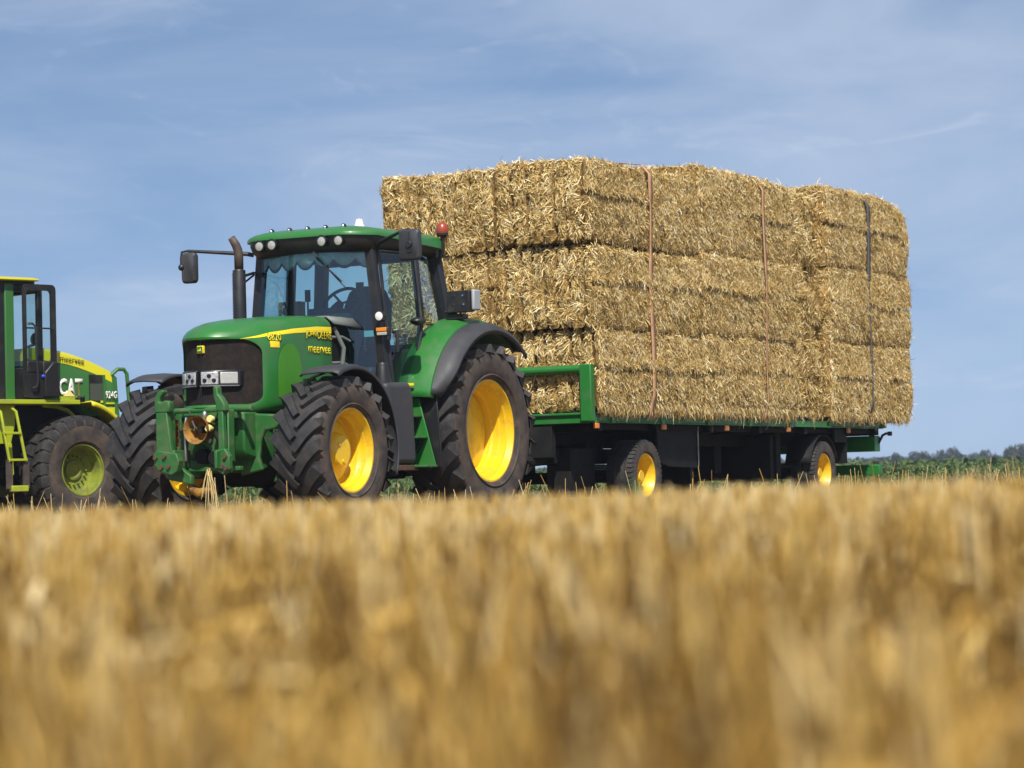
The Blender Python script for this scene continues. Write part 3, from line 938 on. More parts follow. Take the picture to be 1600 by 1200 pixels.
for a in (0.3, 2.4, 4.5): c.tube([cc, cc + .2 * (math.cos(a) * e1 + math.sin(a) * e2)], .013, 6)
c.build('steering_wheel', M['interior'], cabn)
c = MB(); c.bb(.40, .86, -.25, .25, 1.74, 1.86); c.prism([(-.25, 1.82), (.25, 1.82), (.27, 2.2), (.20, 2.36), (.08, 2.40), (-.08, 2.40), (-.20, 2.36), (-.27, 2.2)], 'X', .36, .47)
c.bb(.5, .7, -.2, .2, 1.36, 1.76)
c.build('seat', M['seat'], cabn, bevel=.04, seg=3)
c = MB(); c.tube([(1.02, .32, 1.7), (1.02, .32, 2.3), (1.03, .30, 2.36)], .010, 6); c.box((1.03, .28, 2.32), (.03, .075, .14)); c.box((.9, -.42, 2.30), (.03, .05, .12)); c.tube([(.9, -.42, 2.0), (.9, -.42, 2.28)], .01, 6)
c.tube([(1.05, .20, 2.10), (.95, .38, 2.17), (.92, .46, 2.17)], .012, 6)
build_split(c, 'control_lever', M['interior'], cabn)
# scalloped curtain along the top of the windscreen
c = MB(); top = []; bot = []; fr = []
n = 90
for i in range(n + 1):
    v = 2 * i / n - 1
    y = .61 * v
    x = 1.415 + .165 * (1 - v * v)
    ph = (i / n * 6 + .55) % 1.0
    z = 2.60 - .075 * math.sin(math.pi * ph) ** .7 - .035 * (1 if False else 0)
    top.append((x, y, 2.70)); bot.append((x - .004, y, z)); fr.append((x - .006, y, z - .030))
c.loft([top, bot], False)
cu_ = c.build('curtain', M['curtain'], cabn, solid=.004)
c = MB(); c.loft([bot, fr], False); c.build('fringe', M['fringe'], cu_, solid=.006)
c = MB(); c.tube([(1.63, .12, 2.70), (1.64, .16, 2.60), (1.60, .42, 2.36)], .007, 6); c.tube([(1.645, .12, 2.66), (1.585, .45, 2.30)], .006, 5)
c.build('wiper', M['black'], cabn)

# ---- roof
def plan(inset, x0=.03, x1=1.72, hw=.82, r=.28, n=8, bow=.0):
    P = []
    X0, X1, H = x0 + inset, x1 - inset, hw - inset
    rr_ = max(.05, r - inset * .5)
    for cx, cy, a0 in ((X1 - rr_, H - rr_, 0), (X0 + rr_, H - rr_, 90), (X0 + rr_, -H + rr_, 180), (X1 - rr_, -H + rr_, 270)):
        for i in range(n + 1):
            a = R(a0 + 90 * i / n)
            x, y = cx + rr_ * math.cos(a), cy + rr_ * math.sin(a)
            if x > 1.0: y *= 1 - .17 * ((x - 1.0) / .73) ** 1.5      # narrower towards the front
            P.append((x, y))
    return P


def rz(x, y): return 0.03 * (1 - (y / .82) ** 2) - .03 * max(0, (.35 - x)) / .3 - .012 * max(0, x - 1.45) / .28
def rz0(x, y): return rz(x, y) - .055 * min(1, max(0, (1.15 - x) / .45))
c = MB(); loops = []
for q, (ins, z) in enumerate(((.03, 2.79), (.0, 2.80), (.0, 2.825), (.018, 2.845), (.06, 2.865), (.14, 2.882), (.30, 2.900), (.50, 2.912))):
    loops.append([(x, y, z + (rz0 if q < 2 else rz)(x, y)) for x, y in plan(ins)])
c.loft(loops, True, False, True)
ro = c.build('roof', M['green'], cabn, ang=50)
c = MB(); loops = []
for ins, z in ((.42, 2.68), (.22, 2.635), (.11, 2.645), (.06, 2.70), (.035, 2.76), (.035, 2.80)):
    loops.append([(x, y, z + rz(x, y) + (.0 if x > 1.2 else .02)) for x, y in plan(ins, x1=1.73)])
c.loft(loops, True, True, False)
c.build('visor', M['black'], ro, ang=50)
for y in (-.46, -.29, .29, .46):
    c = MB(); xx = 1.745 - .065 * (abs(y) / .47) ** 2
    c.lathe([(-.07, .03), (-.05, .048), (.0, .058), (.035, .060), (.038, .048), (.03, .046)], 'X', c=(xx, y, 2.755), n=20)
    w_ = c.build('work_lamp', M['lamp_bezel'], cabn)
    c = MB(); c.lathe([(.028, .047), (.034, .03), (.036, 0)], 'X', c=(xx, y, 2.755), n=20); c.build('lens', M['lens'], w_)
for k in range(5):
    y = -.42 + .21 * k
    c = MB(); c.cyl((1.53, y, 2.84), (1.53, y, 2.90), .016, n=8); c.sphere((1.54, y, 2.905), .030, 8)
    w_ = c.build('marker_lamp', M['lamp_bezel'], cabn)
    c = MB(); c.sphere((1.553, y, 2.907), .022, 8); c.build('lens', M['chrome'], w_)
c = MB(); c.lathe([(0, .068), (.03, .062), (.07, .042), (.10, .036), (.113, .03), (.118, .012), (.118, 0)], 'Z', c=(.55, .0, 2.965), n=20)
c.build('receiver_dome', M['white'], cabn)
c = MB(); c.tube([(.22, .72, 2.60), (.28, .82, 2.72), (.30, .83, 2.87)], .024, 8); c.lathe([(0, .045), (.01, .06), (.03, .062), (.035, .058)], 'Z', c=(.30, .83, 2.865), n=20)
bk = c.build('beacon_mount', M['black'], cabn)
c = MB(); c.lathe([(0, .058), (.02, .064), (.05, .063), (.085, .054), (.105, .038), (.114, .02), (.116, 0)], 'Z', c=(.30, .83, 2.895), n=24)
c.build('beacon', M['beacon'], bk)

# ---- lamps on the front post, rear lamp box, mirrors
for s_ in (1, -1):
    c = MB(); c.lathe([(-.05, .03), (-.03, .05), (.02, .055), (.045, .055), (.048, .046), (.04, .044)], 'X', c=(1.50, s_ * .80, 2.005), n=20); c.tube([(1.40, s_ * .74, 1.97), (1.47, s_ * .80, 1.96)], .014, 6)
    w_ = c.build('work_lamp', M['lamp_bezel'], cabn)
    c = MB(); c.lathe([(.040, .045), (.046, .025), (.048, 0)], 'X', c=(1.50, s_ * .80, 2.005), n=20); c.build('lens', M['decal_white'], w_)
    c = MB(); c.box((1.46, s_ * .80, 1.855), (.06, .14, .085)); c.bb(1.40, 1.46, s_ * .72 - .02, s_ * .72 + .02, 1.84, 1.90)
    w_ = c.build('indicator', M['black'], cabn, bevel=.008)
    c = MB(); c.box((1.495, s_ * .795, 1.873), (.02, .115, .040)); c.build('amber_lens', M['amber'], w_, bevel=.006)
    c = MB(); c.box((1.495, s_ * .80, 1.832), (.02, .11, .032)); c.build('clear_lens', M['lens'], w_, bevel=.006)
    c = MB(); c.bb(.22, .34, s_ * .88, s_ * 1.14, 2.085, 2.30); c.tube([(.26, s_ * .82, 2.1), (.26, s_ * 1.0, 2.05), (.28, s_ * 1.0, 2.1)], .02, 6); c.bb(.2, .3, s_ * .85, s_ * 1.05, 2.02, 2.07)
    w_ = c.build('rear_lamp_box', M['black'], cabn, bevel=.02)
    c = MB(); c.bb(.16, .30, s_ * 1.142, s_ * 1.18, 2.10, 2.31); c.build('housing', M['pale_grey'], w_, bevel=.015)
    c = MB()
    for yy, zz in ((.97, 2.25), (1.07, 2.25), (.96, 2.16), (1.08, 2.16)): c.cyl((.335, s_ * yy, zz), (.347, s_ * yy, zz), .010, n=8)
    build_split(c, 'screw', M['chrome'], w_)
    # mirror
    c = MB()
    if s_ > 0: path = [(1.38, .70, 2.70), (1.45, .78, 2.735), (1.72, 1.20, 2.80), (1.755, 1.285, 2.805), (1.77, 1.295, 2.77), (1.77, 1.295, 2.66)]; mc_ = (1.74, 1.285, 2.655)
    else: path = [(1.42, -.72, 2.70), (1.45, -.78, 2.715), (1.60, -1.40, 2.775), (1.62, -1.455, 2.765), (1.62, -1.465, 2.70), (1.62, -1.465, 2.61), (1.62, -1.42, 2.60)]; mc_ = (1.60, -1.375, 2.60)
    c.tube(path, .013, 8); c.tube(path[:3], [.022, .022, .015], 8)
    arm = c.build('mirror_arm', M['black'], cabn)
    c = MB(); w2, h2 = (.115, .15) if s_ > 0 else (.085, .155)
    lo = []
    for dx, k in ((-.035, .94), (-.02, 1.0), (.015, 1.0), (.035, .90)):
        lo.append([(mc_[0] + dx + .0 * y, mc_[1] + y, mc_[2] + z) for y, z in rrect(w2 * k, -h2 * k, h2 * k, .035, .035, ns=2, nc=4, nside=2)])
    c.loft(lo, True, True, True)
    mi_ = c.build('mirror', M['plastic'], arm, ang=50)
    c = MB()
    if s_ > 0: c.cyl((1.77, 1.295, 2.655), (1.80, 1.295, 2.655), .034, n=14); c.bb(1.77, 1.784, 1.27, 1.32, 2.575, 2.66)
    else: c.sphere((1.63, -1.455, 2.61), .035, 8)
    c.build('mirror_joint', M['black'], mi_, bevel=.004)
c = MB(); c.sphere((.78, .80, 1.985), .10, 10, sc=(.9, .75, .42)); c.build('door_hinge_cover', M['black'], cabn)
c = MB(); c.bb(1.40, 1.42, ya(1.85) - .17, ya(1.85) - .06, 1.815, 1.875); c.build('sticker', mat('pale_blue_sticker', (.25, .48, .50), .6), cabn)
c = MB(); c.bb(1.10, 1.12, .80, .92, 1.33, 1.355); c.build('warning_sticker', M['yellow_decal'], cabn)

# ---- exhaust and air intake cap
c = MB(); ex = (1.93, -.56)
c.tube([(ex[0], ex[1], 1.7), (ex[0], ex[1], 2.40), (ex[0], ex[1], 2.56)], [.042, .042, .042], 16)
c.tube([(ex[0], ex[1], 2.52), (ex[0], ex[1], 2.66), (ex[0] + .005, ex[1] - .005, 2.71), (ex[0] + .02, ex[1] - .018, 2.76), (ex[0] + .06, ex[1] - .042, 2.83)], [.043, .043, .042, .040, .034], 16, cap=False)
e_ = c.build('exhaust_pipe', M['exhaust'], tr, solid=.006)
c = MB(); c.lathe([(0, .058), (.01, .066), (.52, .064), (.53, .060), (.53, .045)], 'Z', c=(ex[0], ex[1], 1.98), n=20)
for k in range(17):
    z = 2.02 + .028 * k
    c.tube([(ex[0] + .066 * math.cos(a), ex[1] + .066 * math.sin(a), z) for a in (R(200 + 10 * i) for i in range(12))], .007, 5)
c.build('heat_shield', M['black'], e_)
c = MB(); c.tube([(ex[0] - .04, ex[1], 2.1), (1.7, -.66, 2.40), (1.45, -.70, 2.50)], .010, 6); c.tube([(ex[0] - .05, ex[1], 2.47), (1.72, -.64, 2.47), (1.45, -.70, 2.52)], .014, 6); build_split(c, 'exhaust_stay', M['dark'], e_)
c = MB(); c.sphere((2.12, -.46, 1.99), .06, 8, sc=(1, 1, .5)); c.build('air_cap', M['black'], tr)
# rear linkage / hitch
c = MB(); c.bb(-1.0, -.3, -.12, .12, .45, .58); c.bb(-1.05, -.45, -.5, -.42, .55, .62); c.bb(-1.05, -.45, .42, .5, .55, .62); c.bb(-.75, -.6, -.3, .3, .6, 1.0)
c.tube([(-.6, .45, 1.0), (-.9, .47, .6)], .03, 8); c.tube([(-.6, -.45, 1.0), (-.9, -.47, .6)], .03, 8)
c.build('rear_linkage', M['dark'], tr, bevel=.015)

# straw caught on the front linkage
mb = MB()
for k in range(17):
    a = random.uniform(-1, 1); b_ = random.uniform(-.6, .6); l = random.uniform(.18, .40)
    p0 = (3.63 + random.uniform(-.01, .02), .205 + random.uniform(-.02, .02), .53 + random.uniform(-.02, .02))
    p1 = (p0[0] + .02 * b_, p0[1] + .09 * a * l / .4, p0[2] - l * .45); p2 = (p0[0] + .05 * b_, p0[1] + .15 * a * l / .4 + .02 * b_, p0[2] - l)
    mb.tube([p0, p1, p2], [.0035, .003, .002], 4)
sw = mb.build('straw_wisp', M['straw'], None)
at = sw.data.attributes.new('tint', 'FLOAT', 'POINT')
at.data.foreach_set('value', [.45 + .5 * ((i // 12) * 37 % 17) / 17 for i in range(len(sw.data.vertices))])
sw.location = TLOC; sw.rotation_euler = (0, 0, TH)
tag(sw, 'small wisp of dry straw hanging from the front linkage of the tractor', 'straw')
# ================================================================== trailer
ct, st_ = math.cos(TH), math.sin(TH)
def L2W(x, y, z=0): return (TLOC[0] + ct * x - st_ * y, TLOC[1] + st_ * x + ct * y, z)


TX = -6.8
tl = thing('flatbed_trailer', 'long green flatbed trailer with headboard rail and yellow wheel rims under the straw load', 'trailer', L2W(TX, 0), TH)


def tbuild(mb, name, m, parent=None, **k):
    mb.v = [(x - TX, y, z) for x, y, z in mb.v]
    if k.pop('split', False): return build_split(mb, name, m, parent or tl, **k)
    return mb.build(name, m, parent or tl, **k)


c = MB(); c.bb(-2.30, -11.25, -1.20, 1.20, 1.075, 1.125)
tbuild(c, 'deck', M['dark'])
for s_ in (1, -1):
    c = MB()
    c.prism([(s_ * 1.15, .990), (s_ * 1.207, .990), (s_ * 1.207, 1.000), (s_ * 1.198, 1.008), (s_ * 1.198, 1.126), (s_ * 1.15, 1.126)], 'X', -11.28, -2.28)
    for x in (-2.75, -4.05, -5.35, -6.6, -7.9, -9.25, -10.5): c.bb(x - .045, x + .045, s_ * 1.16, s_ * 1.222, .985, 1.12)
    tbuild(c, 'side_rail', M['green_trailer'], bevel=.004)
c = MB(); c.prism([(-2.20, 1.10), (-2.20, 1.075), (-2.23, 1.07), (-2.23, .985), (-2.30, .985), (-2.30, 1.10)], 'Y', -1.25, 1.16)
tbuild(c, 'front_beam', M['green_trailer'], bevel=.006)
c = MB(); c.bb(-11.28, -11.22, -1.25, 1.25, 1.0, 1.13); tbuild(c, 'rear_beam', M['green_trailer'], bevel=.006)
hb = MB()
for s_ in (1, -1): hb.bb(-2.27, -2.17, s_ * 1.10, s_ * 1.24, 1.0, 1.625)
hb.cyl((-2.22, -1.12, 1.575), (-2.22, 1.12, 1.575), .048, n=18)
tbuild(hb, 'headboard', M['green_trailer'], bevel=.012)
c = MB()
for s_ in (1, -1):
    c.bb(-2.4, -11.1, s_ * .38, s_ * .52, .76, 1.0)
for x in (-2.5, -4.0, -5.5, -7.0, -8.5, -10.0, -11.1): c.bb(x - .05, x + .05, -1.18, 1.18, .90, 1.07)
for s_ in (1, -1): c.bb(-2.35, -11.2, s_ * 1.02, s_ * 1.08, .92, 1.06)
tbuild(c, 'chassis', M['dark'], bevel=.008)
c = MB()
c.bb(-2.45, -4.9, -.62, .62, .56, .72); c.lathe([(.70, .55), (.78, .55), (.78, .45), (.70, .45)], 'Z', c=(-3.7, 0, 0), n=32, closed=True)
c.bb(-2.6, -3.2, .45, .75, .18, .72); c.bb(-2.6, -3.2, -.75, -.45, .2, .72)
c.tube([(-2.5, .5, .6), (-1.3, .06, .52), (-.75, 0, .50)], .06, 10); c.tube([(-2.5, -.5, .6), (-1.3, -.06, .52), (-.75, 0, .50)], .06, 10)
c.bb(-.95, -.65, -.07, .07, .45, .56); c.bb(-1.45, -1.30, -.35, .35, .40, .56); c.bb(-1.5, -1.38, .02, .08, .18, .5); c.bb(-2.35, -2.25, -.7, .7, .62, .98)
c.cyl((-3.7, -.95, .40), (-3.7, .95, .40), .07, n=12); c.cyl((-9.16, -.95, .40), (-9.16, .95, .40), .07, n=12)
for x in (-3.7, -9.16):
    for s_ in (1, -1):
        for k in range(4): c.bb(x - .55 + .06 * k, x + .55 - .06 * k, s_ * .60, s_ * .68, .44 + .025 * k, .462 + .025 * k)
        c.bb(x - .6, x - .5, s_ * .58, s_ * .70, .44, .80); c.bb(x + .5, x + .6, s_ * .58, s_ * .70, .44, .80)
c.bb(-7.3, -7.1, -.5, .5, .42, .80); c.bb(-8.3, -8.15, -.9, .9, .35, .95); c.bb(-8.05, -7.95, .3, .9, .3, .9)
c.cyl((-6.3, -.3, .48), (-6.3, .3, .48), .16, n=18); c.tube([(-5.6, .2, .55), (-6.8, .3, .38), (-7.6, .2, .5)], .025, 6); c.tube([(-5.4, -.1, .45), (-7.9, -.1, .36)], .03, 6)
c.tube([(-6.9, .35, .9), (-6.2, .35, .45)], .03, 6); c.bb(-5.45, -5.35, .5, .95, .22, .9)
tbuild(c, 'running_gear', M['dark'], bevel=.006)
# guards, side panel, flaps
c = MB(); c.prism([(-4.22, .98), (-4.22, .56), (-4.55, .50), (-5.32, .485), (-5.32, .98)], 'Y', 1.03, 1.06); c.bb(-4.25, -5.3, .6, 1.03, .52, .55)
tbuild(c, 'side_panel', M['dark'], bevel=.006)
c = MB(); c.prism([(.78, .98), (1.16, .98), (1.16, .52), (.78, .52)], 'X', -9.98, -9.95); c.bb(-9.95, -9.55, 1.13, 1.16, .80, .98)
c.prism([(-.78, .98), (-1.16, .98), (-1.16, .52), (-.78, .52)], 'X', -9.98, -9.95)
tbuild(c, 'mud_flap', M['dark'], bevel=.004, split=True)
c = MB(); c.tube([(-5.325, 1.075, .98), (-5.325, 1.075, .50)], .008, 6); tbuild(c, 'edge_strip', M['steel'])
c = MB()
c.bb(-11.30, -11.10, -1.14, 1.14, .68, .895); c.bb(-11.24, -11.18, 1.02, 1.09, .89, 1.02); c.bb(-11.24, -11.18, -1.09, -1.02, .89, 1.02)
c.bb(-11.30, -11.16, -1.17, 1.17, .36, .50); c.bb(-11.24, -11.18, -.5, -.4, .4, .9); c.bb(-11.24, -11.18, .4, .5, .4, .9)
tbuild(c, 'underrun_bar', M['green_trailer'], bevel=.01, split=True)
c = MB(); c.tube([(-11.25, 1.14, .80), (-11.32, 1.17, .90), (-11.40, 1.19, .925), (-11.52, 1.20, .93)], .018, 8); c.box((-11.53, 1.20, .925), (.05, .05, .06)); tbuild(c, 'lamp_bracket', M['dark'])
for x in (-2.36, -4.1, -5.9, -7.85, -9.95):
    c = MB(); c.box((x, 1.20, .955), (.10, .03, .062)); c.box((x, 1.185, .985), (.05, .02, .03))
    tbuild(c, 'side_marker', M['amber'] if x > -3 else M['amber_dull'], bevel=.008)
# wheels
def road_wheel(loc, s):
    t = node('wheel', tl, (loc[0] - TX, loc[1], loc[2]))
    Rr, w, rim_r = .405, .34, .245
    h = w / 2; mb = MB()
    side = [(-h * .78, rim_r), (-h * .98, rim_r + .03), (-h * 1.03, rim_r + .08), (-h * .98, Rr - .03), (-h * .90, Rr - .008)]
    tread = [(-h * .90, Rr - .008), (-h * .55, Rr), (-h * .52, Rr), (-h * .50, Rr - .014), (-h * .42, Rr - .014), (-h * .40, Rr + .002), (-h * .06, Rr + .003), (-h * .04, Rr - .012), (h * .04, Rr - .012), (h * .06, Rr + .003),
             (h * .40, Rr + .002), (h * .42, Rr - .014), (h * .50, Rr - .014), (h * .52, Rr), (h * .55, Rr), (h * .90, Rr - .008)]
    mb.lathe(side, 'Y', n=56, mi=1); mb.lathe(tread, 'Y', n=56); mb.lathe([(-a, r) for a, r in side[::-1]], 'Y', n=56, mi=1)
    N = 46
    for sg in (1, -1):
        for k in range(N):
            a0 = 2 * math.pi * (k + (.5 if sg < 0 else 0)) / N; da = 2 * math.pi / N * .30
            lo = []
            for y, r0, r1 in ((h * .58, Rr - .01, Rr + .012), (h * .93, Rr - .02, Rr + .004), (h * 1.0, Rr - .07, Rr - .045)):
                lo.append([(r * math.cos(a), sg * y, r * math.sin(a)) for r, a in ((r0, a0 - da), (r1, a0 - da * .8), (r1, a0 + da * .8), (r0, a0 + da))])
            mb.loft(lo, True, True, True)
    mb.build('tyre', [M['rubber'], M['rubber_dusty']], t)
    f = h * .8
    c = MB(); c.lathe([(s * a, r) for a, r in ((f, rim_r + .012), (f + .012, rim_r + .010), (f + .012, rim_r - .006), (f - .02, rim_r - .018), (f - .05, rim_r - .035), (f - .15, rim_r - .045), (f - .165, rim_r - .075), (f - .145, .10), (f - .145, 0))], 'Y', n=48)
    c.lathe([(s * f, rim_r + .012), (-s * f, rim_r + .012), (-s * f, rim_r - .03), (-s * (f - .1), .0)], 'Y', n=40)
    c.build('rim', M['yellow'], t, ang=28)
    c = MB(); c.lathe([(s * (f - .15), .085), (s * (f - .06), .075), (s * (f - .04), .06), (s * (f - .04), 0)], 'Y', n=24)
    for k in range(8):
        a = 2 * math.pi * k / 8; c.cyl((.125 * math.cos(a), s * (f - .16), .125 * math.sin(a)), (.125 * math.cos(a), s * (f - .125), .125 * math.sin(a)), .013, n=6)
    c.build('hub', M['yellow'], t)
for x in (-3.70, -9.16):
    for s_ in (1, -1): road_wheel((x, s_ * 1.0, .40), s_)
c = MB()
for x in (-3.7, -9.16):
    for s_ in (1, -1):
        lo = [[(x + r * math.cos(a), s_ * y, .40 + r * math.sin(a)) for y, r in ((.80, .50), (.98, .51), (1.16, .50))] for a in (R(15 + 150 * i / 14) for i in range(15))]
        if x < -5 or s_ < 0: c.loft(lo, False)
tbuild(c, 'wheel_guard', M['dark'], solid=.012, split=True)


# ================================================================== straw bales
def bale(label, x0, x1, y0, y1, z0, z1, dens, seed, stripes=False, dents=(), tail=0.0, front_messy=False):
    bottom = z0 < 1.2
    cx, cy = (x0 + x1) / 2, (y0 + y1) / 2
    H = np.array([abs(x1 - x0) / 2, abs(y1 - y0) / 2, (z1 - z0) / 2])
    r = 0.11
    rg = np.random.default_rng(seed)
    gy = [-H[1]]
    while gy[-1] < H[1]: gy.append(gy[-1] + rg.uniform(.13, .20))
    gy = np.array(gy); gdep = rg.uniform(.07, .17, len(gy))
    so_ = rg.uniform(0, 50, 3)

    def surf(p):
        """p on the box -> displaced point, normal (box centred on origin)"""
        inner = np.clip(p, -H + r, H - r)
        n = p - inner; n /= np.linalg.norm(n, axis=1)[:, None] + 1e-9
        q = p + so_
        d = fbm(q * 3.1, seed, 3) * .020 + fbm(q * 11.0, seed + 5, 2) * .013 + fbm(q * 30.0, seed + 6, 2) * .008
        un = p / H
        d = d + np.abs(n[:, 1]) * .035 * (1 - un[:, 2] ** 2) + np.abs(n[:, 0]) * .015 * (1 - un[:, 2] ** 2)
        if stripes:
            jit = fbm(np.stack([q[:, 2] * 4, q[:, 2] * 0 + seed, q[:, 1] * 2], 1), seed + 3, 2) * .018
            dy = np.abs(p[:, 1][:, None] + jit[:, None] - gy[None])
            k = dy.argmin(1); dm = dy.min(1)
            d = d - np.clip(np.abs(n[:, 0]) + np.clip(n[:, 2], 0, 1) * .5, 0, 1) * gdep[k] * (np.exp(-(dm / .012) ** 2) + .14 * np.exp(-(dm / .035) ** 2))
        jz = fbm(np.stack([q[:, 0] * 1.3, q[:, 0] * 0, q[:, 1] * 0], 1), seed + 9, 2) * .035
        pres = np.clip(.85 + fbm(np.stack([q[:, 0] * 1.1, q[:, 0] * 0 + 3, q[:, 1] * 0], 1), seed + 11, 2) * .9, 0, 1)
        if not front_messy:
            zz = p[:, 2] + jz - .02
            d = d + np.abs(n[:, 1]) * pres * (-.140 * np.exp(-(zz / .018) ** 2) + .032 * np.exp(-((zz - .065) / .045) ** 2))
        out = p + n * d[:, None]
        for (dx, dz, rad, dep, ax) in dents:
            g_ = np.exp(-(((p[:, 0] - dx) ** 2 + (p[:, 2] - dz) ** 2) / rad ** 2))
            out[:, 1] -= np.sign(p[:, 1]) * g_ * dep * (np.abs(n[:, 1]) > .2)
        out[:, 2] += tail * np.clip(-un[:, 0], 0, 1) ** 3 * (un[:, 2] + 1) / 2
        return out, n

    V = []; Q = []; nv = 0
    FACES = {'+x': (0, 1, 1, 2), '-x': (0, -1, 1, 2), '+y': (1, 1, 0, 2), '-y': (1, -1, 0, 2), '+z': (2, 1, 0, 1), '-z': (2, -1, 0, 1)}
    for fk, (ax, sg, u, v) in FACES.items():
        res = (.013 if stripes and ax == 0 else .02) if dens.get(fk, 0) > 2000 else (.035 if dens.get(fk, 0) else .12)
        nu, nv_ = max(2, int(2 * H[u] / (.008 if stripes and ax == 0 and res < .03 else res))), max(2, int(2 * H[v] / (.022 if stripes and ax == 0 and res < .03 else res)))
        gu, gv = np.meshgrid(np.linspace(-H[u], H[u], nu + 1), np.linspace(-H[v], H[v], nv_ + 1), indexing='ij')
        p = np.zeros((gu.size, 3)); p[:, ax] = sg * H[ax]; p[:, u] = gu.ravel(); p[:, v] = gv.ravel()
        o_, n_ = surf(p)
        V.append(o_)
        i, j = np.meshgrid(np.arange(nu), np.arange(nv_), indexing='ij')
        a = (i * (nv_ + 1) + j).ravel() + nv
        q = np.stack([a, a + nv_ + 1, a + nv_ + 2, a + 1], 1)
        flip = (sg > 0) == (ax == 1)
        Q.append(q[:, ::-1] if flip else q)
        nv += len(p)
    nb = sum(len(q) for q in Q)
    tint = [np.full(nv, .4)]
    for fk, de in dens.items():
        if not de: continue
        ax, sg, u, v = FACES[fk]
        N = int(de * 4 * H[u] * H[v])
        p = np.zeros((N, 3)); p[:, ax] = sg * H[ax]; p[:, u] = rg.uniform(-H[u], H[u], N); p[:, v] = rg.uniform(-H[v], H[v], N)
        if fk == '+y' and bottom:          # combed straw hanging from the lower edge
            k = N // 14; p[:k, 2] = -H[2] + np.abs(rg.normal(0, .05, k))
        base, n = surf(p)
        # nothing sticks out of the grooves, the seam or the joints between layers
        keep = np.ones(N, bool); lot = rg.uniform(0, 1, N)
        if ax != 2:
            keep &= (p[:, 2] < H[2] - .03) | (lot < .35)
            if not bottom: keep &= (p[:, 2] > -H[2] + .035) | (lot < .2)
            keep &= (np.abs(p[:, u]) < H[u] - .03) | (lot < .30)
            dpt = (p - base)[:, ax] * sg
            if stripes and ax == 0:
                qq = p + so_
                jit = fbm(np.stack([qq[:, 2] * 4, qq[:, 2] * 0 + seed, qq[:, 1] * 2], 1), seed + 3, 2) * .018
                keep &= (np.abs(p[:, 1][:, None] + jit[:, None] - gy[None]).min(1) > .015) | (lot < .05)
            flat = (np.abs(p[:, u]) < H[u] - .1) & (np.abs(p[:, v]) < H[v] - .1)
            keep &= ~(flat & (dpt > .018) & (lot < .8))
        p, base, n = p[keep], base[keep], n[keep]; N = len(p)
        eu = np.zeros(3); eu[u] = 1; ev = np.zeros(3); ev[v] = 1
        cut = fk in ('+y', '-y') and not front_messy
        if cut:
            ang = rg.normal(np.pi / 2, .45, N) + rg.integers(0, 2, N) * np.pi
            ln = rg.gamma(4.0, .0080, N) + .014
            tilt = np.abs(rg.normal(0.15, .35, N))
        else:
            ang = np.pi * 1.6 * fbm((base + so_) * 3.7, seed + 21, 2) + rg.normal(0, .75, N) + 1.2
            ln = rg.gamma(3.0, .0145, N) + .02
            tilt = np.abs(rg.normal(.08, .28, N))
        if fk == '+y' and bottom:
            low = p[:, 2] < -H[2] + .10
            ang = np.where(low, rg.normal(-np.pi / 2, .5, N), ang); ln = np.where(low, rg.gamma(3, .016, N) + .02, ln); tilt = np.where(low, np.abs(rg.normal(.25, .25, N)), tilt)
        if fk == '+z':
            tilt = np.abs(rg.normal(.10, .28, N)); ln = ln * .8
        t = np.cos(ang)[:, None] * eu + np.sin(ang)[:, None] * ev
        # keep t tangent to the local (rounded) normal
        t = t - n * (t * n).sum(1)[:, None]; t /= np.linalg.norm(t, axis=1)[:, None] + 1e-9
        d = t * np.cos(tilt)[:, None] + n * np.sin(tilt)[:, None]
        w = np.cross(d, n); w /= np.linalg.norm(w, axis=1)[:, None] + 1e-9
        roll = rg.normal(0, .5, N)
        w = w * np.cos(roll)[:, None] + n * np.sin(roll)[:, None]
        wd = rg.uniform(.0024, .0056, N) * (1.0 if not cut else .74)
        bend = rg.normal(0, .12, N)
        p0 = base - d * .012 + n * .002
        lft = rg.gamma(1.5, .005 if not cut else .0035, N)[:, None]
        p1 = base + d * (ln * .5)[:, None] + n * lft + n * (.004 + .10 * ln * np.abs(bend))[:, None] + np.cross(n, d) * (bend * ln)[:, None]
        p2 = base + d * ln[:, None] + n * (.002 + lft * .8)
        if stripes and ax == 0:      # straw stays within its own flake, the joints between flakes stay open
            def flake(pp):
                q = pp + so_
                jit = fbm(np.stack([q[:, 2] * 4, q[:, 2] * 0 + seed, q[:, 1] * 2], 1), seed + 3, 2) * .018
                return np.searchsorted(gy, pp[:, 1] + jit)
            ok = (flake(p0) == flake(p2)) & (flake(p0) == flake(p1)) | (rg.uniform(0, 1, N) < .04)
            p0, p1, p2, w, wd, base = p0[ok], p1[ok], p2[ok], w[ok], wd[ok], base[ok]; N = len(p0)
        st3 = np.stack([p0 - w * wd[:, None], p0 + w * wd[:, None], p1 - w * wd[:, None], p1 + w * wd[:, None], p2 - w * wd[:, None] * .7, p2 + w * wd[:, None] * .7], 1).reshape(-1, 3)
        ii = np.arange(N) * 6 + nv
        Q.append(np.concatenate([np.stack([ii, ii + 1, ii + 3, ii + 2], 1), np.stack([ii + 2, ii + 3, ii + 5, ii + 4], 1)]))
        V.append(st3); nv += N * 6
        tv = np.clip(rg.beta(1.15, 1.1, N) + (.04 if cut else 0) + .16 * fbm((base + so_) * 5.0, seed + 31, 2), 0, 1)
        tint.append(np.repeat(tv, 6))
    V = np.concatenate(V); V[:, 2] += H[2]
    Q = np.concatenate(Q)
    mi = np.ones(len(Q), np.int32); mi[:nb] = 0
    o = np_mesh('straw_bale', V, Q, [M['straw_body'], M['straw']], None, np.concatenate(tint), mi)
    wl_ = L2W(cx, cy, z0)
    o.location = wl_; o.rotation_euler = (0, 0, TH + rg.normal(0, .004))
